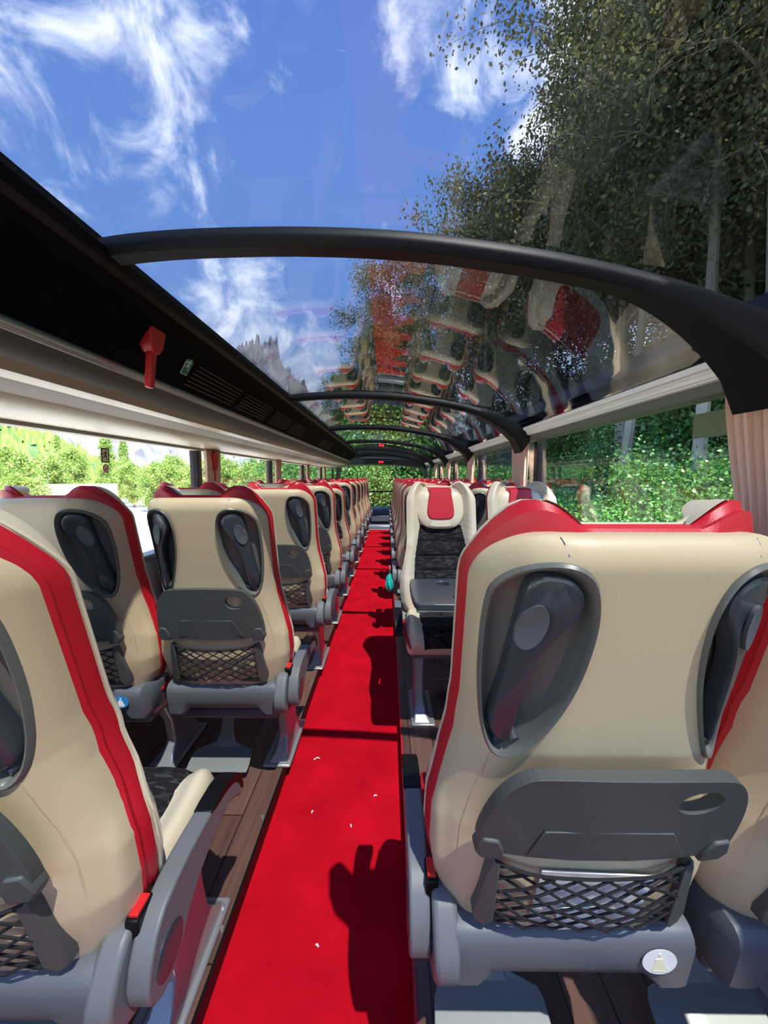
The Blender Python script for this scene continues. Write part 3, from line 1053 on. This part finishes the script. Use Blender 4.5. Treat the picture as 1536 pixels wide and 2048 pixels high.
# belt stickers on two bases
def sticker(par, x, mats, lab):
    y = yb(.45) - .0275
    def disc(nm, mat, rx, rz, yy, pr, cx=0, cz=0):
        return MB().loft([[(x + cx + rx * math.cos(t * PI / 16), yy + d, .446 + cz + rz * math.sin(t * PI / 16)) for t in range(32)] for d in (0, .0008)]).obj(nm, mat, pr)
    d = disc('belt_sticker', mats[0], .030, .024, y - .0010, par)
    d['label'] = lab
    g = MB()
    P = lambda pts: g.prism(pts, lambda u, v, dd: (x + u, y - .0014 + dd, .446 + v), -.0006, .0004)
    P([(.003 * math.cos(t * PI / 6) , .013 + .004 * math.sin(t * PI / 6)) for t in range(12)])
    P([(-.007, .006), (.004, .007), (.012, -.010), (.016, -.014), (-.014, -.014), (-.011, -.008)])
    P([(-.012, -.018), (.012, -.018), (.012, -.0155), (-.012, -.0155)])
    gg = g.obj('belt_symbol', mats[1], d, smooth=False)
sticker(seats['LW1'], .14, (M['blue'], M['signwhite']), 'round blue sticker with a white seat belt figure')
sticker(seats['RA0'], .145, (M['paper'], M['signcream']), 'round pale worn sticker')

# ------------------------------------------------------------------ magazines in the foreground net
def booklet(name, x0, x1, z0, z1, d, rot, mat, lab, cat='magazine'):
    m = MB()
    c = ((x0 + x1) / 2, (z0 + z1) / 2)
    pts = [(x0, z0), (x1, z0), (x1, z1), (x0, z1)]
    ca, sa = math.cos(rot), math.sin(rot)
    pts = [(c[0] + (x - c[0]) * ca - (z - c[1]) * sa, c[1] + (x - c[0]) * sa + (z - c[1]) * ca) for x, z in pts]
    m.prism(pts, lambda u, v, dd: (RA + u, RY0 + shell_y(u * .8, v) - d + dd, PLAT + v), -.003, 0)
    o = m.obj(name, mat)
    tag(o, lab, cat)
booklet('magazine', -.085, .095, .520, .655, .006, R(-3), M['paper'], 'white magazine in the net pocket of the large foreground seat')
booklet('leaflet', -.045, .02, .515, .58, .010, R(4), M['signwhite'], 'small pale leaflet low in the net of the foreground seat', 'leaflet')

# ------------------------------------------------------------------ table between the facing seats
tb = empty('fixed_table', (.55, 1.80, PLAT))
tag(tb, 'dark grey table with cup recesses between the facing seats on the right', 'table')
bm = bmesh.new()
poly = smooth_poly([(-.44, -.19), (-.44, .19), (-.40, .21), (.44, .21), (.44, -.21), (-.40, -.21)], 2)
holes = [[(hx + .035 * math.cos(2 * PI * i / 24), hy + .035 * math.sin(2 * PI * i / 24)) for i in range(24)] for hx, hy in ((-.27, .12), (-.22, -.10))]
loops = []
for z in (.715, .745):
    vs = [[bm.verts.new((x, y, z)) for x, y in L] for L in [poly] + holes]
    es = [bm.edges.new((L[i], L[(i + 1) % len(L)])) for L in vs for i in range(len(L))]
    bmesh.ops.triangle_fill(bm, use_beauty=True, use_dissolve=False, edges=es)
    loops.append(vs)
for A, B in zip(*loops):
    for i in range(len(A)):
        j = (i + 1) % len(A); bm.faces.new((A[i], A[j], B[j], B[i]))
for hx, hy in ((-.27, .12), (-.22, -.10)):
    r = [bm.verts.new((hx + .035 * math.cos(2 * PI * i / 24), hy + .035 * math.sin(2 * PI * i / 24), .722)) for i in range(24)]
    bm.faces.new(r)
bmesh.ops.recalc_face_normals(bm, faces=bm.faces)
me = bpy.data.meshes.new('table_top'); bm.to_mesh(me); bm.free(); me.materials.append(M['grip'])
o = bpy.data.objects.new('table_top', me); C.objects.link(o); o.parent = tb
bv = o.modifiers.new('bevel', 'BEVEL'); bv.width = .006; bv.segments = 3; bv.limit_method = 'ANGLE'
MB().tube([(.12, 0, 0), (.12, 0, .715)], .028, 16).box(.02, .22, -.10, .10, 0, .015).obj('table_leg', M['grey'], tb)

# ------------------------------------------------------------------ teal bag, red hammers, signs, crumbs
def bag():
    random.seed(3)
    m = MB(); rings = []
    for i in range(13):
        t = i / 12
        r = .035 * math.sin(PI * min(1, t * 1.0) ** .75) ** .7 + .004
        rings.append([(r * (1 + .25 * math.sin(a * 3 + t * 7) + .12 * math.sin(a * 7)) * math.cos(a) * .8, r * (1 + .2 * math.sin(a * 5 + t * 9)) * math.sin(a) * 1.3, .16 * t) for a in [2 * PI * q / 24 for q in range(24)]])
    m.loft(rings)
    for s in (-1, 1):
        m.tube([(0, s * .012, .155), (.004, s * .03, .19), (.002, s * .01, .215), (0, 0, .225)], .003, 6)
    o = m.obj('plastic_bag', M['teal'])
    o.location = (.018, 3.16, .375)
    tag(o, 'small teal plastic bag hanging at the aisle side beyond the seat facing the viewer', 'bag')
bag()
def hammer(loc, rot, size, lab):
    root = empty('emergency_hammer', loc)
    root.rotation_euler = rot
    root.scale = (size,) * 3
    tag(root, lab, 'hammer')
    # local: x = along the wall, z up, y out of the wall
    m = MB()
    m.prism(smooth_poly([(-.035, .03), (-.03, .10), (-.01, .118), (.03, .105), (.036, .085), (.030, -.01), (.012, -.03), (-.018, -.028)], 1), lambda u, v, d: (u, d, v), .0, .034)
    b = m.obj('holder', M['redplastic'], root, bevel=.004)
    MB().prism([(-.012, -.025), (.012, -.025), (.010, -.115), (-.008, -.115)], lambda u, v, d: (u, d, v), .008, .026).obj('handle', M['redplastic'], root, bevel=.004)
    MB().tube([(-.04, .018, .055), (-.028, .02, .055)], .007, 10).obj('hammer_tip', M['alu'], root)
    MB().box(-.03, .034, .030, .040, .088, .102).obj('clip', M['redplastic'], root, bevel=.003)
hammer((-.800, 1.31, 1.785), (R(-6), 0, R(-90)), 1.3, 'large red emergency hammer in its holder on the black rack side')
hammer((-1.362, 3.00, 1.42), (0, 0, R(-90)), 1.0, 'small red emergency hammer at the left window post')
hammer((-.835, 7.3, 1.75), (R(-43), 0, R(-90)), .5, 'tiny dark red hammer far along the black rack side')
def plate(name, mat, fn, pts, d0, d1, parent):
    return MB().prism(pts, fn, d0, d1).obj(name, mat, parent, smooth=False)
RECT = lambda a, b, c, d: [(a, c), (b, c), (b, d), (a, d)]
def runner(fn, s, mat, parent, d0, d1, flip=1):
    m = MB()
    F = lambda u, v, d: fn(u * s * flip, v * s, d)
    m.prism([(.06 + .05 * math.cos(t * PI / 5), .33 + .05 * math.sin(t * PI / 5)) for t in range(10)], F, d0, d1)
    m.prism([(-.02, .25), (.08, .26), (.05, .02), (-.06, 0)], F, d0, d1)
    m.prism([(.05, .26), (.20, .14), (.17, .10), (.04, .18)], F, d0, d1)
    m.prism([(0, .25), (-.16, .18), (-.20, .04), (-.15, .04), (-.11, .14), (0, .18)], F, d0, d1)
    m.prism([(-.05, .04), (.05, .04), (.14, -.14), (.13, -.32), (.07, -.32), (.07, -.16)], F, d0, d1)
    m.prism([(-.06, .05), (.02, .0), (-.06, -.14), (-.24, -.16), (-.24, -.10), (-.12, -.08)], F, d0, d1)
    return m.obj('running_figure', mat, parent, smooth=False)
# green exit sign on the rack side
sg = empty('exit_sign', (-.790, 1.556, 1.780)); sg.rotation_euler = (R(-30), 0, R(-90))
tag(sg, 'small green emergency exit sign on the black rack side beside the vent slots', 'sign')
fn = lambda u, v, d: (u, d, v)
plate('sign_board', M['signwhite'], fn, RECT(-.024, .024, -.042, .042), .004, .006, sg)
plate('sign_face', M['green'], fn, RECT(-.021, .021, -.039, .039), .006, .007, sg)
runner(lambda u, v, d: (u, d, v), .07, M['signwhite'], sg, .0068, .008, -1)
plate('sign_arrow', M['signwhite'], fn, [(.014, .014), (.019, .008), (.014, .002)], .0068, .008, sg)
# exit sticker and no smoking sticker on the left window
sg = empty('exit_sticker', (XL - .012, 1.93, 1.445)); sg.rotation_euler = (0, 0, R(-90))
tag(sg, 'dark framed exit sticker with a running figure on the left window', 'sign')
plate('sticker_frame', M['signdark'], fn, RECT(-.028, .028, -.036, .036), .0, .001, sg)
plate('sticker_face', M['signcream'], fn, RECT(-.019, .019, -.030, .030), .001, .0016, sg)
runner(lambda u, v, d: (u, d, v), .075, M['signdark'], sg, .0015, .0026, -1)
sg = empty('no_smoking_sticker', (XL - .012, 1.93, 1.380)); sg.rotation_euler = (0, 0, R(-90))
tag(sg, 'round red no smoking sticker below the exit sticker on the left window', 'sign')
circ = lambda r, z=0: [(r * math.cos(t * PI / 16), z + r * math.sin(t * PI / 16)) for t in range(32)]
plate('red_ring', M['redplastic'], fn, circ(.022), 0, .001, sg)
plate('sticker_face', M['signwhite'], fn, circ(.0175), .001, .0016, sg)
plate('cigarette', M['signdark'], fn, RECT(-.012, .010, -.003, .001), .0016, .002, sg)
plate('red_bar', M['redplastic'], fn, [(-.013, .010), (-.010, .013), (.013, -.010), (.010, -.013)], .002, .0026, sg)
# green plate on the right window, its colour standing in for a reflection
o = MB().box(XR + .008, XR + .010, 1.12, 1.42, 1.475, 1.56).obj('window_reflection', plain('dull_green_reflection', (.16, .20, .10), .6)); tag(o, 'dull green plate painted as a reflection on the right window beside the nearest curtain', 'sign')
# scraps on the carpet
random.seed(8)
for (x, y, a, s) in ((-.335, 1.71, .4, .014), (-.30, 1.42, 1.2, .006), (-.14, 1.36, 2.0, .006), (-.05, 1.50, .3, .007), (-.2, .98, 2.6, .005)):
    m = MB().tube([(x - s * math.cos(a), y - s * math.sin(a), .004), (x, y + s * .4, .007), (x + s * math.cos(a), y + s * math.sin(a), .004)], .0025, 6)
    tag(m.obj('paper_scrap', M['paper']), 'tiny white scraps lying on the red carpet', 'scrap', 'white scraps on the carpet')
# small bolts along the aisle trim
for y in (.98, 1.34, 1.72, 1.9, 2.3, 2.66, 3.1, 3.5):
    tag(MB().tube([(LEDGE - .012, y, PLAT), (LEDGE - .012, y, PLAT + .006)], .006, 10).obj('floor_bolt', M['alu']), 'small shiny bolt heads along the left edge of the aisle', 'bolt', 'bolts along the aisle edge')

# ------------------------------------------------------------------ front of the coach
MB().box(LEDGE - .5, REDGE + .5, FLOOR_END, 9.72, -.3, .012).obj('trim_80', M['dashlight'], kind='structure', bevel=.004)
ds = empty('dashboard', (-.2, 10.7, -.3))
tag(ds, 'dark dashboard under the windscreen at the far end of the aisle', 'dashboard')
MB().loft([[(x, y, z) for y, z in ((-.10, .2), (-.05, .60), (.10, .74), (.42, .78), (.45, .2))] for x in (-1.15, 1.15)]).obj('dash_body', M['dash'], ds, bevel=.03)
MB().box(-.25, .25, -.14, -.06, .40, .56).obj('dash_locker', M['grey'], ds, bevel=.01)
MB().box(-.30, .30, -.62, -.30, -.0, .35).obj('front_step', M['dashlight'], ds, bevel=.02)
hb = MB().tube([(-1.0, 10.55, .93), (.55, 10.55, .93)], .018, 10).tube([(-.98, 10.55, .93), (-.98, 10.55, .3)], .016, 10).tube([(.52, 10.55, .93), (.52, 10.55, .3)], .016, 10).obj('handrail', M['black'])
tag(hb, 'black horizontal handrail across the windscreen', 'handrail')
n += 1
MB().loft([[(x, 11.1 + .12 * (1 - (x + .2) ** 2 / 1.4), .45), (x, 10.95 + .12 * (1 - (x + .2) ** 2 / 1.4), 1.72), (x, 10.956 + .12 * (1 - (x + .2) ** 2 / 1.4), 1.72), (x, 11.106 + .12 * (1 - (x + .2) ** 2 / 1.4), .45)] for x in np.linspace(XL, XR, 12)]).obj('window_%d' % n, M['sideglass'], kind='structure')
for x in (XL, XR):
    k += 1
    MB().box(x - .05, x + .04, 10.9, 11.15, -.2, 1.75).obj('trim_%d' % k, M['black'], kind='structure')
# header panel arching across over the windscreen
rings = []
for x in np.linspace(-1.4, 1.01, 26):
    top = interp(x, [p[0] for p in RP], [p[1] for p in RP]) + .02
    lo = 1.655 - .10 * max(0, (x + .2) / 1.2) ** 2 - .06 * max(0, (-x - .6) / .8) ** 2
    rings.append([(x, 9.95, lo + .10), (x, 10.05, lo), (x, 10.9, lo - .01), (x, 11.0, top), (x, 9.92, top), (x, 9.90, lo + .14)])
MB().loft(rings).obj('ceiling', M['dash'], kind='structure')
# digital clock
ck = empty('digital_clock', (-.17, 9.90, 1.70))
tag(ck, 'small black digital clock with red glowing digits above the windscreen', 'clock')
MB().box(-.42, .30, -.02, .10, -.035, .055).obj('clock_housing', M['black'], ck, bevel=.01)
dm = MB()
seg7 = {'0': 'abcdef', '1': 'bc', '2': 'abged', '3': 'abgcd', '8': 'abcdefg'}
def digit(cx, segs):
    w, h, t = .020, .022, .006
    S = dict(a=(-w, w, h - t, h), d=(-w, w, -h, -h + t), g=(-w, w, -t / 2, t / 2), b=(w - t, w, 0, h), c=(w - t, w, -h, 0), f=(-w, -w + t, 0, h), e=(-w, -w + t, -h, 0))
    for q in segs:
        a, b, c, d = S[q]; dm.box(cx + a, cx + b, -.024, -.0195, c + .008, d + .008)
digit(-.035, seg7['8']); digit(.035, seg7['8'])
dm.obj('clock_digits', M['clockred'], ck, smooth=False)

# rear wall with window
k += 1
m = MB().box(XL, XR, Y0 - .06, Y0, -.02, .95).box(XL, XR, Y0 - .06, Y0, 1.62, 1.99)
m.obj('wall_back', M['wall'], kind='structure')
n += 1
MB().box(XL, XR, Y0 - .04, Y0 - .034, .95, 1.62).obj('window_%d' % n, M['sideglass'], kind='structure')

# ------------------------------------------------------------------ outdoors
GZ = -1.35
def terrain(name, mat, fz, x0, x1, y0, y1, nx, ny):
    xs = np.linspace(x0, x1, nx); ys = np.linspace(y0, y1, ny)
    V = [(x, y, fz(x, y)) for y in ys for x in xs]
    F = [(j * nx + i, j * nx + i + 1, (j + 1) * nx + i + 1, (j + 1) * nx + i) for j in range(ny - 1) for i in range(nx - 1)]
    m = MB(); m.add(V, F)
    return m.obj(name, mat, kind='structure')
def slope_z(x, y):
    d = max(0, x - 3.2)
    f = max(0, y - 17) * .35
    return GZ + min(d * .42 + max(0, d - 12) * .1, 9) + min(f, 5) * (1 if x > -6 else max(0, 1 + (x + 6) / 4))
terrain('ground', M['soil'], slope_z, -10, 60, -25, 70, 60, 70)
terrain('ground_meadow', M['meadow'], lambda x, y: GZ - .02, -260, -10, -60, 320, 20, 20)
terrain('ground_gravel', M['gravel'], lambda x, y: GZ + .02, -46, -2.0, -20, 60, 10, 10)

def leaves(n, centers, spread, size, rng, droop=.3):
    c = centers[rng.integers(0, len(centers), n)] + rng.normal(0, 1, (n, 3)) * spread
    a = rng.normal(0, 1, (n, 3)); a[:, 2] -= droop
    a /= np.linalg.norm(a, axis=1)[:, None]
    b = rng.normal(0, 1, (n, 3)); b -= (b * a).sum(1)[:, None] * a
    b /= np.linalg.norm(b, axis=1)[:, None]
    s = (size * rng.uniform(.6, 1.35, n))[:, None]
    P = np.stack([c, c + a * s * .5 + b * s * .32, c + a * s, c + a * s * .5 - b * s * .32], 1)
    nrm = np.cross(a, b)
    P[:, 1] += nrm * s * .08; P[:, 3] += nrm * s * .08
    return P.reshape(-1, 3)
def quad_mesh(name, P, mat):
    n = len(P) // 4
    me = bpy.data.meshes.new(name)
    me.vertices.add(len(P)); me.vertices.foreach_set('co', P.astype(np.float32).ravel())
    me.loops.add(4 * n); me.loops.foreach_set('vertex_index', np.arange(4 * n, dtype=np.int32))
    me.polygons.add(n); me.polygons.foreach_set('loop_start', np.arange(0, 4 * n, 4, dtype=np.int32))
    me.update(calc_edges=True); me.validate()
    me.materials.append(mat)
    return me
def make_tree(h, crown_r, crown_z, nleaf, lsize, seed, leafm, barkm, nbr=26):
    rng = np.random.default_rng(seed)
    root = empty('broadleaf_tree')
    m = MB()
    pts, rad = [], []
    for i in range(10):
        t = i / 9
        pts.append((.25 * math.sin(t * 3 + seed), .2 * math.cos(t * 2.3 + seed) - .2, h * .93 * t)); rad.append(.16 * (1 - t) ** .8 + .015)
    m.tube(pts, rad, 8)
    cl = []
    for b in range(nbr):
        t = (crown_z + (h * .92 - crown_z) * (b + rng.random()) / nbr) / (h * .93)
        i = min(8, int(t * 9)); p0 = Vector(pts[i]).lerp(Vector(pts[i + 1]), t * 9 - i)
        a = b * 2.4 + rng.random()
        # crown width by height
        q = (t * h * .93 - crown_z) / (h - crown_z)
        L = crown_r * (math.sin(PI * min(1, q * .85 + .15)) ** .6) * rng.uniform(.6, 1.05)
        d = Vector((math.cos(a), math.sin(a), rng.uniform(.25, .8)))
        bp = [p0 + d * L * s + Vector((0, 0, .12 * L * math.sin(s * 3))) + Vector(tuple(rng.normal(0, .05 * L, 3))) * (s > 0) for s in (0, .3, .6, .85, 1)]
        r0 = .05 * (1 - t) + .02
        m.tube(bp, [r0, r0 * .7, r0 * .45, r0 * .25, .006], 5)
        for s in range(1, 5):
            for tw in range(3):
                e = bp[s] + Vector(tuple(rng.normal(0, .22 * L + .15, 3)))
                m.tube([bp[s], (bp[s] + e) / 2 + Vector((0, 0, .05)), e], [.012, .008, .004], 4)
                cl.append(e); cl.append(bp[s].lerp(e, .6))
    m.obj('trunk', barkm, root)
    P = leaves(nleaf, np.array([tuple(c) for c in cl]), .26, lsize, rng)
    o = bpy.data.objects.new('foliage', quad_mesh('foliage', P, leafm)); C.objects.link(o); o.parent = root
    return root
def make_bush(r, h, n, lsize, seed, mat, name='leafy_bush'):
    rng = np.random.default_rng(seed)
    root = empty(name)
    m = MB(); cl = []
    for b in range(16):
        a = b * 2.4
        e = Vector((math.cos(a) * r * rng.uniform(.2, 1), math.sin(a) * r * rng.uniform(.2, 1), h * rng.uniform(.45, 1)))
        mid = e * .5 + Vector((0, 0, .15 * h))
        m.tube([(0, 0, -.3), mid, e], [.03, .018, .006], 5)
        for s in (.35, .55, .75, .9, 1):
            cl.append(tuple(Vector((0, 0, 0)).lerp(mid, min(1, s * 2)).lerp(e, s)))
            cl.append((e.x * s * 1.1 + rng.normal(0, .15), e.y * s * 1.1 + rng.normal(0, .15), e.z * rng.uniform(.1, .8)))
    m.obj('stems', M['bark'], root)
    P = leaves(n, np.array(cl), r * .20, lsize, rng, .1)
    o = bpy.data.objects.new('foliage', quad_mesh('foliage', P, mat)); C.objects.link(o); o.parent = root
    return root
used2 = set()
def place(proto, x, y, z, sc, rz, label, cat, group):
    if proto.name in used2: o = tree_copy(proto)
    else: o = proto; used2.add(proto.name)
    o.location = (x, y, z); o.rotation_euler = (0, 0, rz)
    o.scale = (sc, sc, sc)
    tag(o, label, cat, group)
    return o
TA = make_tree(15, 2.9, 3.5, 34000, .115, 1, M['leafdark'], M['bark'])
TB = make_tree(17, 3.2, 5.0, 36000, .115, 2, M['leafdark'], M['bark'], 32)
TD = make_tree(14, 2.5, 7.0, 17000, .11, 8, M['leafdark'], M['barkpale'], 22)
TC = make_tree(14, 2.6, 6.0, 40000, .12, 5, M['leafmid'], M['barkpale'])
BA = make_bush(1.0, 1.7, 13000, .075, 11, M['leafbush'])
BB = make_bush(1.4, 2.6, 17000, .085, 12, M['leafmid'])
BC = make_bush(2.2, 4.2, 22000, .11, 13, M['leafmid'], 'tall_shrub')
rnd = random.Random(5)
EDGE_G = 'tall trees whose crowns show through the glass roof'
edge_trees = [
    # x, y, scale, proto, label
    (3.9, 14.5, .92, TA, 'leftmost tall tree against the blue sky, seen through the glass roof'),
    (7.0, 11.2, 1.05, TB, None), (9.8, 9.0, 1.1, TA, None), (7.6, 14.8, .95, TB, None), (11.5, 6.6, 1.1, TB, None), (10.8, 12.5, 1.1, TA, None),
    (9.4, 4.6, .85, TA, None), (13.5, 3.4, 1.1, TA, None), (11.6, 13.5, 1.1, TA, None), (7.4, 18, 1.0, TA, None), (5.6, 20.5, .8, TB, None),
    (.0, 22.5, .86, TA, 'round-topped tree left of centre, seen through the second glass roof panel'), (10.0, 17, 1.1, TB, None), (15.5, .5, 1.1, TB, None), (16, 6.5, 1.1, TA, None), (-.4, 30, .7, TC, None), (3.0, 28, .85, TB, None),
    (6.5, 26, 1, TA, None), (12, 22, 1.1, TB, None), 
]
for x, y, sc, pr, lab in edge_trees:
    place(pr, x, y, slope_z(x, y) - .1, sc, rnd.random() * 6, lab or 'tall dark forest tree among the crowns filling the upper right', 'tree', None if lab else EDGE_G)
# forest trees behind the right windows, pale trunks
for i in range(18):
    x = rnd.uniform(10, 22); y = rnd.uniform(0, 24)
    place(TD if i % 2 == 0 else TA, x, y, slope_z(x, y) - .1, rnd.uniform(.7, .95), rnd.random() * 6, 'forest tree with a slim trunk seen through the right side windows', 'tree', 'forest trees beyond the right windows')
for x, y in ((5.8, 9.6), (5.9, 7.9), (6.0, 6.4), (8.8, 9.5), (8.0, 6.6)):
    place(TD, x, y, slope_z(x, y) - .1, .85, x * 3 + y, 'forest tree with a slim trunk seen through the right side windows', 'tree', 'forest trees beyond the right windows')
# undergrowth
for i in range(44):
    y = rnd.uniform(-.5, 17); x = 3.6 + rnd.uniform(0, 3.2)
    place(BA if i % 3 else BB, x, y, slope_z(x, y) + .05, rnd.uniform(.65, .95), rnd.random() * 6, 'bright green leafy bush in the undergrowth close to the right windows', 'bush', 'bushes close to the right windows')
for i in range(34):
    y = rnd.uniform(-1, 22); x = 8.5 + rnd.uniform(0, 7)
    place(BB if i % 2 else BC, x, y, slope_z(x, y), rnd.uniform(.8, 1.15), rnd.random() * 6, 'dark green shrub on the forest slope behind the bright bushes', 'bush', 'shrubs on the forest slope')
# greenery in front of the windscreen
for i in range(26):
    x = rnd.uniform(-3.2, 4.5); y = rnd.uniform(15.5, 21)
    place((BA, BB, BC)[i % 3], x, y, slope_z(x, y) - .1, rnd.uniform(.8, 1.3), rnd.random() * 6, 'green bush in the thicket seen through the windscreen', 'bush', 'thicket in front of the windscreen')
for i in range(6):
    place(TC, -2.6 + i * 1.2, 24 + (i % 2) * 2, slope_z(-2, 24) - .1, .5, i, 'young tree rising behind the thicket ahead of the windscreen', 'tree', 'young trees ahead')

# ---- left side: sunlit trees, hut, van, hills, mountains
BR = make_tree(7.5, 2.1, .9, 16000, .22, 21, M['leafbright'], M['bark'], 26)
def conifer(seed):
    rng = np.random.default_rng(seed)
    root = empty('conifer')
    MB().tube([(0, 0, 0), (0, 0, 11)], [.16, .02], 7).obj('trunk', M['bark'], root)
    cl = []
    for i in range(240):
        t = rng.random() ** .8
        a = rng.random() * 6.28; r = 1.9 * (1 - t) * rng.uniform(.3, 1)
        cl.append((r * math.cos(a), r * math.sin(a), 1 + t * 10 - r * .3))
    P = leaves(9000, np.array(cl), .14, .24, rng, .6)
    o = bpy.data.objects.new('foliage', quad_mesh('foliage', P, M['leafbright'])); C.objects.link(o); o.parent = root
    return root
CF = conifer(4)
lt = [(330, 24), (370, 30), (300, 34), (260, 40), (400, 28), (50, 20), (20, 24), (90, 34), (460, 30), (500, 26), (520, 34), (350, 44), (230, 46), (585, 30), (-40, 22), (555, 40), (140, 52)]
for i, (px, dist) in enumerate(lt):
    d = look(px, 953); d = Vector((d.x, d.y, 0)).normalized()
    y = dist * d.y; x = dist * d.x
    place(BR, x, y, GZ, rnd.uniform(.42, .56) * (dist / 30) ** .5, rnd.random() * 6, 'sunlit yellow-green tree standing outside the left windows', 'tree', 'sunlit trees outside the left windows')
for i, (px, dist) in enumerate([(215, 48), (440, 52), (250, 60), (398, 60), (120, 70)]):
    d = look(px, 953); d = Vector((d.x, d.y, 0)).normalized()
    place(CF, dist * d.x, dist * d.y, GZ, .75, rnd.random() * 6, 'pointed conifer standing among the sunlit trees on the left', 'tree', 'conifers on the left')
# hut
d = look(128, 953); dist = 30
hut = empty('wooden_hut', (dist * d.x / math.hypot(d.x, d.y), dist * d.y / math.hypot(d.x, d.y), GZ), R(35))
tag(hut, 'low wooden hut with a pale pitched roof outside the left window', 'hut')
MB().box(-2.0, 2.0, -1.3, 1.3, 0, 1.35).obj('hut_wall', M['hutwood'], hut)
MB().loft([[(x, -1.9, 1.25), (x, 0, 2.15), (x, 1.9, 1.25), (x, 1.9, 1.33), (x, 0, 2.25), (x, -1.9, 1.33)] for x in (-2.6, 2.6)]).obj('hut_roof', M['hutroof'], hut, smooth=False)
MB().box(-1.2, 1.3, -1.36, -1.28, .75, 1.1).obj('hut_window', M['signcream'], hut)
# white van
def van(px, dist, sc, rz, lab):
    d = look(px, 953); L = math.hypot(d.x, d.y)
    v = empty('white_van', (dist * d.x / L, dist * d.y / L, GZ), rz); v.scale = (sc,) * 3
    tag(v, lab, 'van')
    prof = smooth_poly([(-2.6, .35), (-2.65, 1.2), (-2.5, 1.9), (-1.6, 2.2), (.6, 2.25), (1.5, 1.9), (2.1, 1.25), (2.7, 1.05), (2.8, .35)], 2)
    MB().loft([[(x, y * 1, z) for x, z in [(px_ * s2, pz) for px_, pz in prof]] for y, s2 in ((-.98, .97), (-.9, 1), (.9, 1), (.98, .97))]).obj('van_body', M['vanwhite'], v)
    for s in (-1, 1):
        MB().prism([(-2.1, 1.35), (-2.0, 1.85), (.7, 1.9), (1.45, 1.4)], lambda u, w, dd: (u, s * .975 + dd, w), 0, .02 * s).obj('van_window', M['black'], v)
        for x in (-1.7, 1.8):
            MB().tube([(x, s * .82, .36), (x, s * 1.0, .36)], .36, 20).obj('wheel', M['black'], v)
van(600, 15, 1.0, R(60), 'white van with a rounded roof outside the left windows')
van(520, 22, .95, R(40), 'white car farther off, half hidden behind the left seats')
# parked pale cars at the far left omitted by the glare: low fence line instead
# forested hill on the left
rngh = np.random.default_rng(9)
def hillz(cx, cy, rx, ry, h, rough, seed):
    g = np.random.default_rng(seed).random((40, 40))
    def f(x, y):
        q = 1 - math.hypot((x - cx) / rx, (y - cy) / ry)
        u = (x - cx) / rx * 9 + 18; v = (y - cy) / ry * 9 + 18
        def sm(u, v):
            i, j = int(u) % 39, int(v) % 39; a, b = u - int(u), v - int(v)
            a = a * a * (3 - 2 * a); b = b * b * (3 - 2 * b)
            return (g[i, j] * (1 - a) + g[i + 1, j] * a) * (1 - b) + (g[i, j + 1] * (1 - a) + g[i + 1, j + 1] * a) * b
        rg = lambda a, b: 1 - abs(2 * sm(a, b) - 1)
        nz = .8 * sm(u, v) + .6 * rg(u * 1.3, v * 1.3) + .4 * rg(u * 2.9, v * 2.9) + .25 * rg(u * 6.1, v * 6.1) + .12 * sm(u * 13, v * 13) - 1.2
        return GZ - 2 + max(-1, q) * h + max(0, min(1, q * 3)) * nz * h * rough
    return f
def hill(name, mat, cx, cy, rx, ry, h, rough, seed, n=90):
    terrain(name, mat, hillz(cx, cy, rx, ry, h, rough, seed), cx - rx, cx + rx, cy - ry, cy + ry, n, n)
hill('hill', M['hillforest'], -190, 105, 110, 90, 62, .12, 3)
hill('mountain', M['rock'], -420, 560, 240, 260, 190, .5, 7, 160)
hill('mountain_range', M['rock'], -132, 420, 100, 120, 142, .34, 12, 260)
hill('mountain_slope', M['rock'], -620, 300, 260, 300, 150, .4, 14, 100)
# trees covering the hill: many small conifer crowns, one object of its kind
P = []
f = hillz(-190, 105, 110, 90, 62, .12, 3)
m = MB()
for i in range(5000):
    x = -190 + rngh.uniform(-100, 108); y = 105 + rngh.uniform(-85, 85)
    z = f(x, y)
    if z < GZ: continue
    h = rngh.uniform(2.4, 5.0); r = h * .24
    base = [(x + r * math.cos(a), y + r * math.sin(a), z) for a in (0, 1.26, 2.51, 3.77, 5.03)]
    b = len(m.v); m.v += base + [(x, y, z + h)]
    m.f += [(b + q, b + (q + 1) % 5, b + 5) for q in range(5)]
o = m.obj('hillside_conifers', M['leafbright'], smooth=False)
tag(o, 'dense conifer forest covering the hill at the far left', 'forest', kind='stuff')
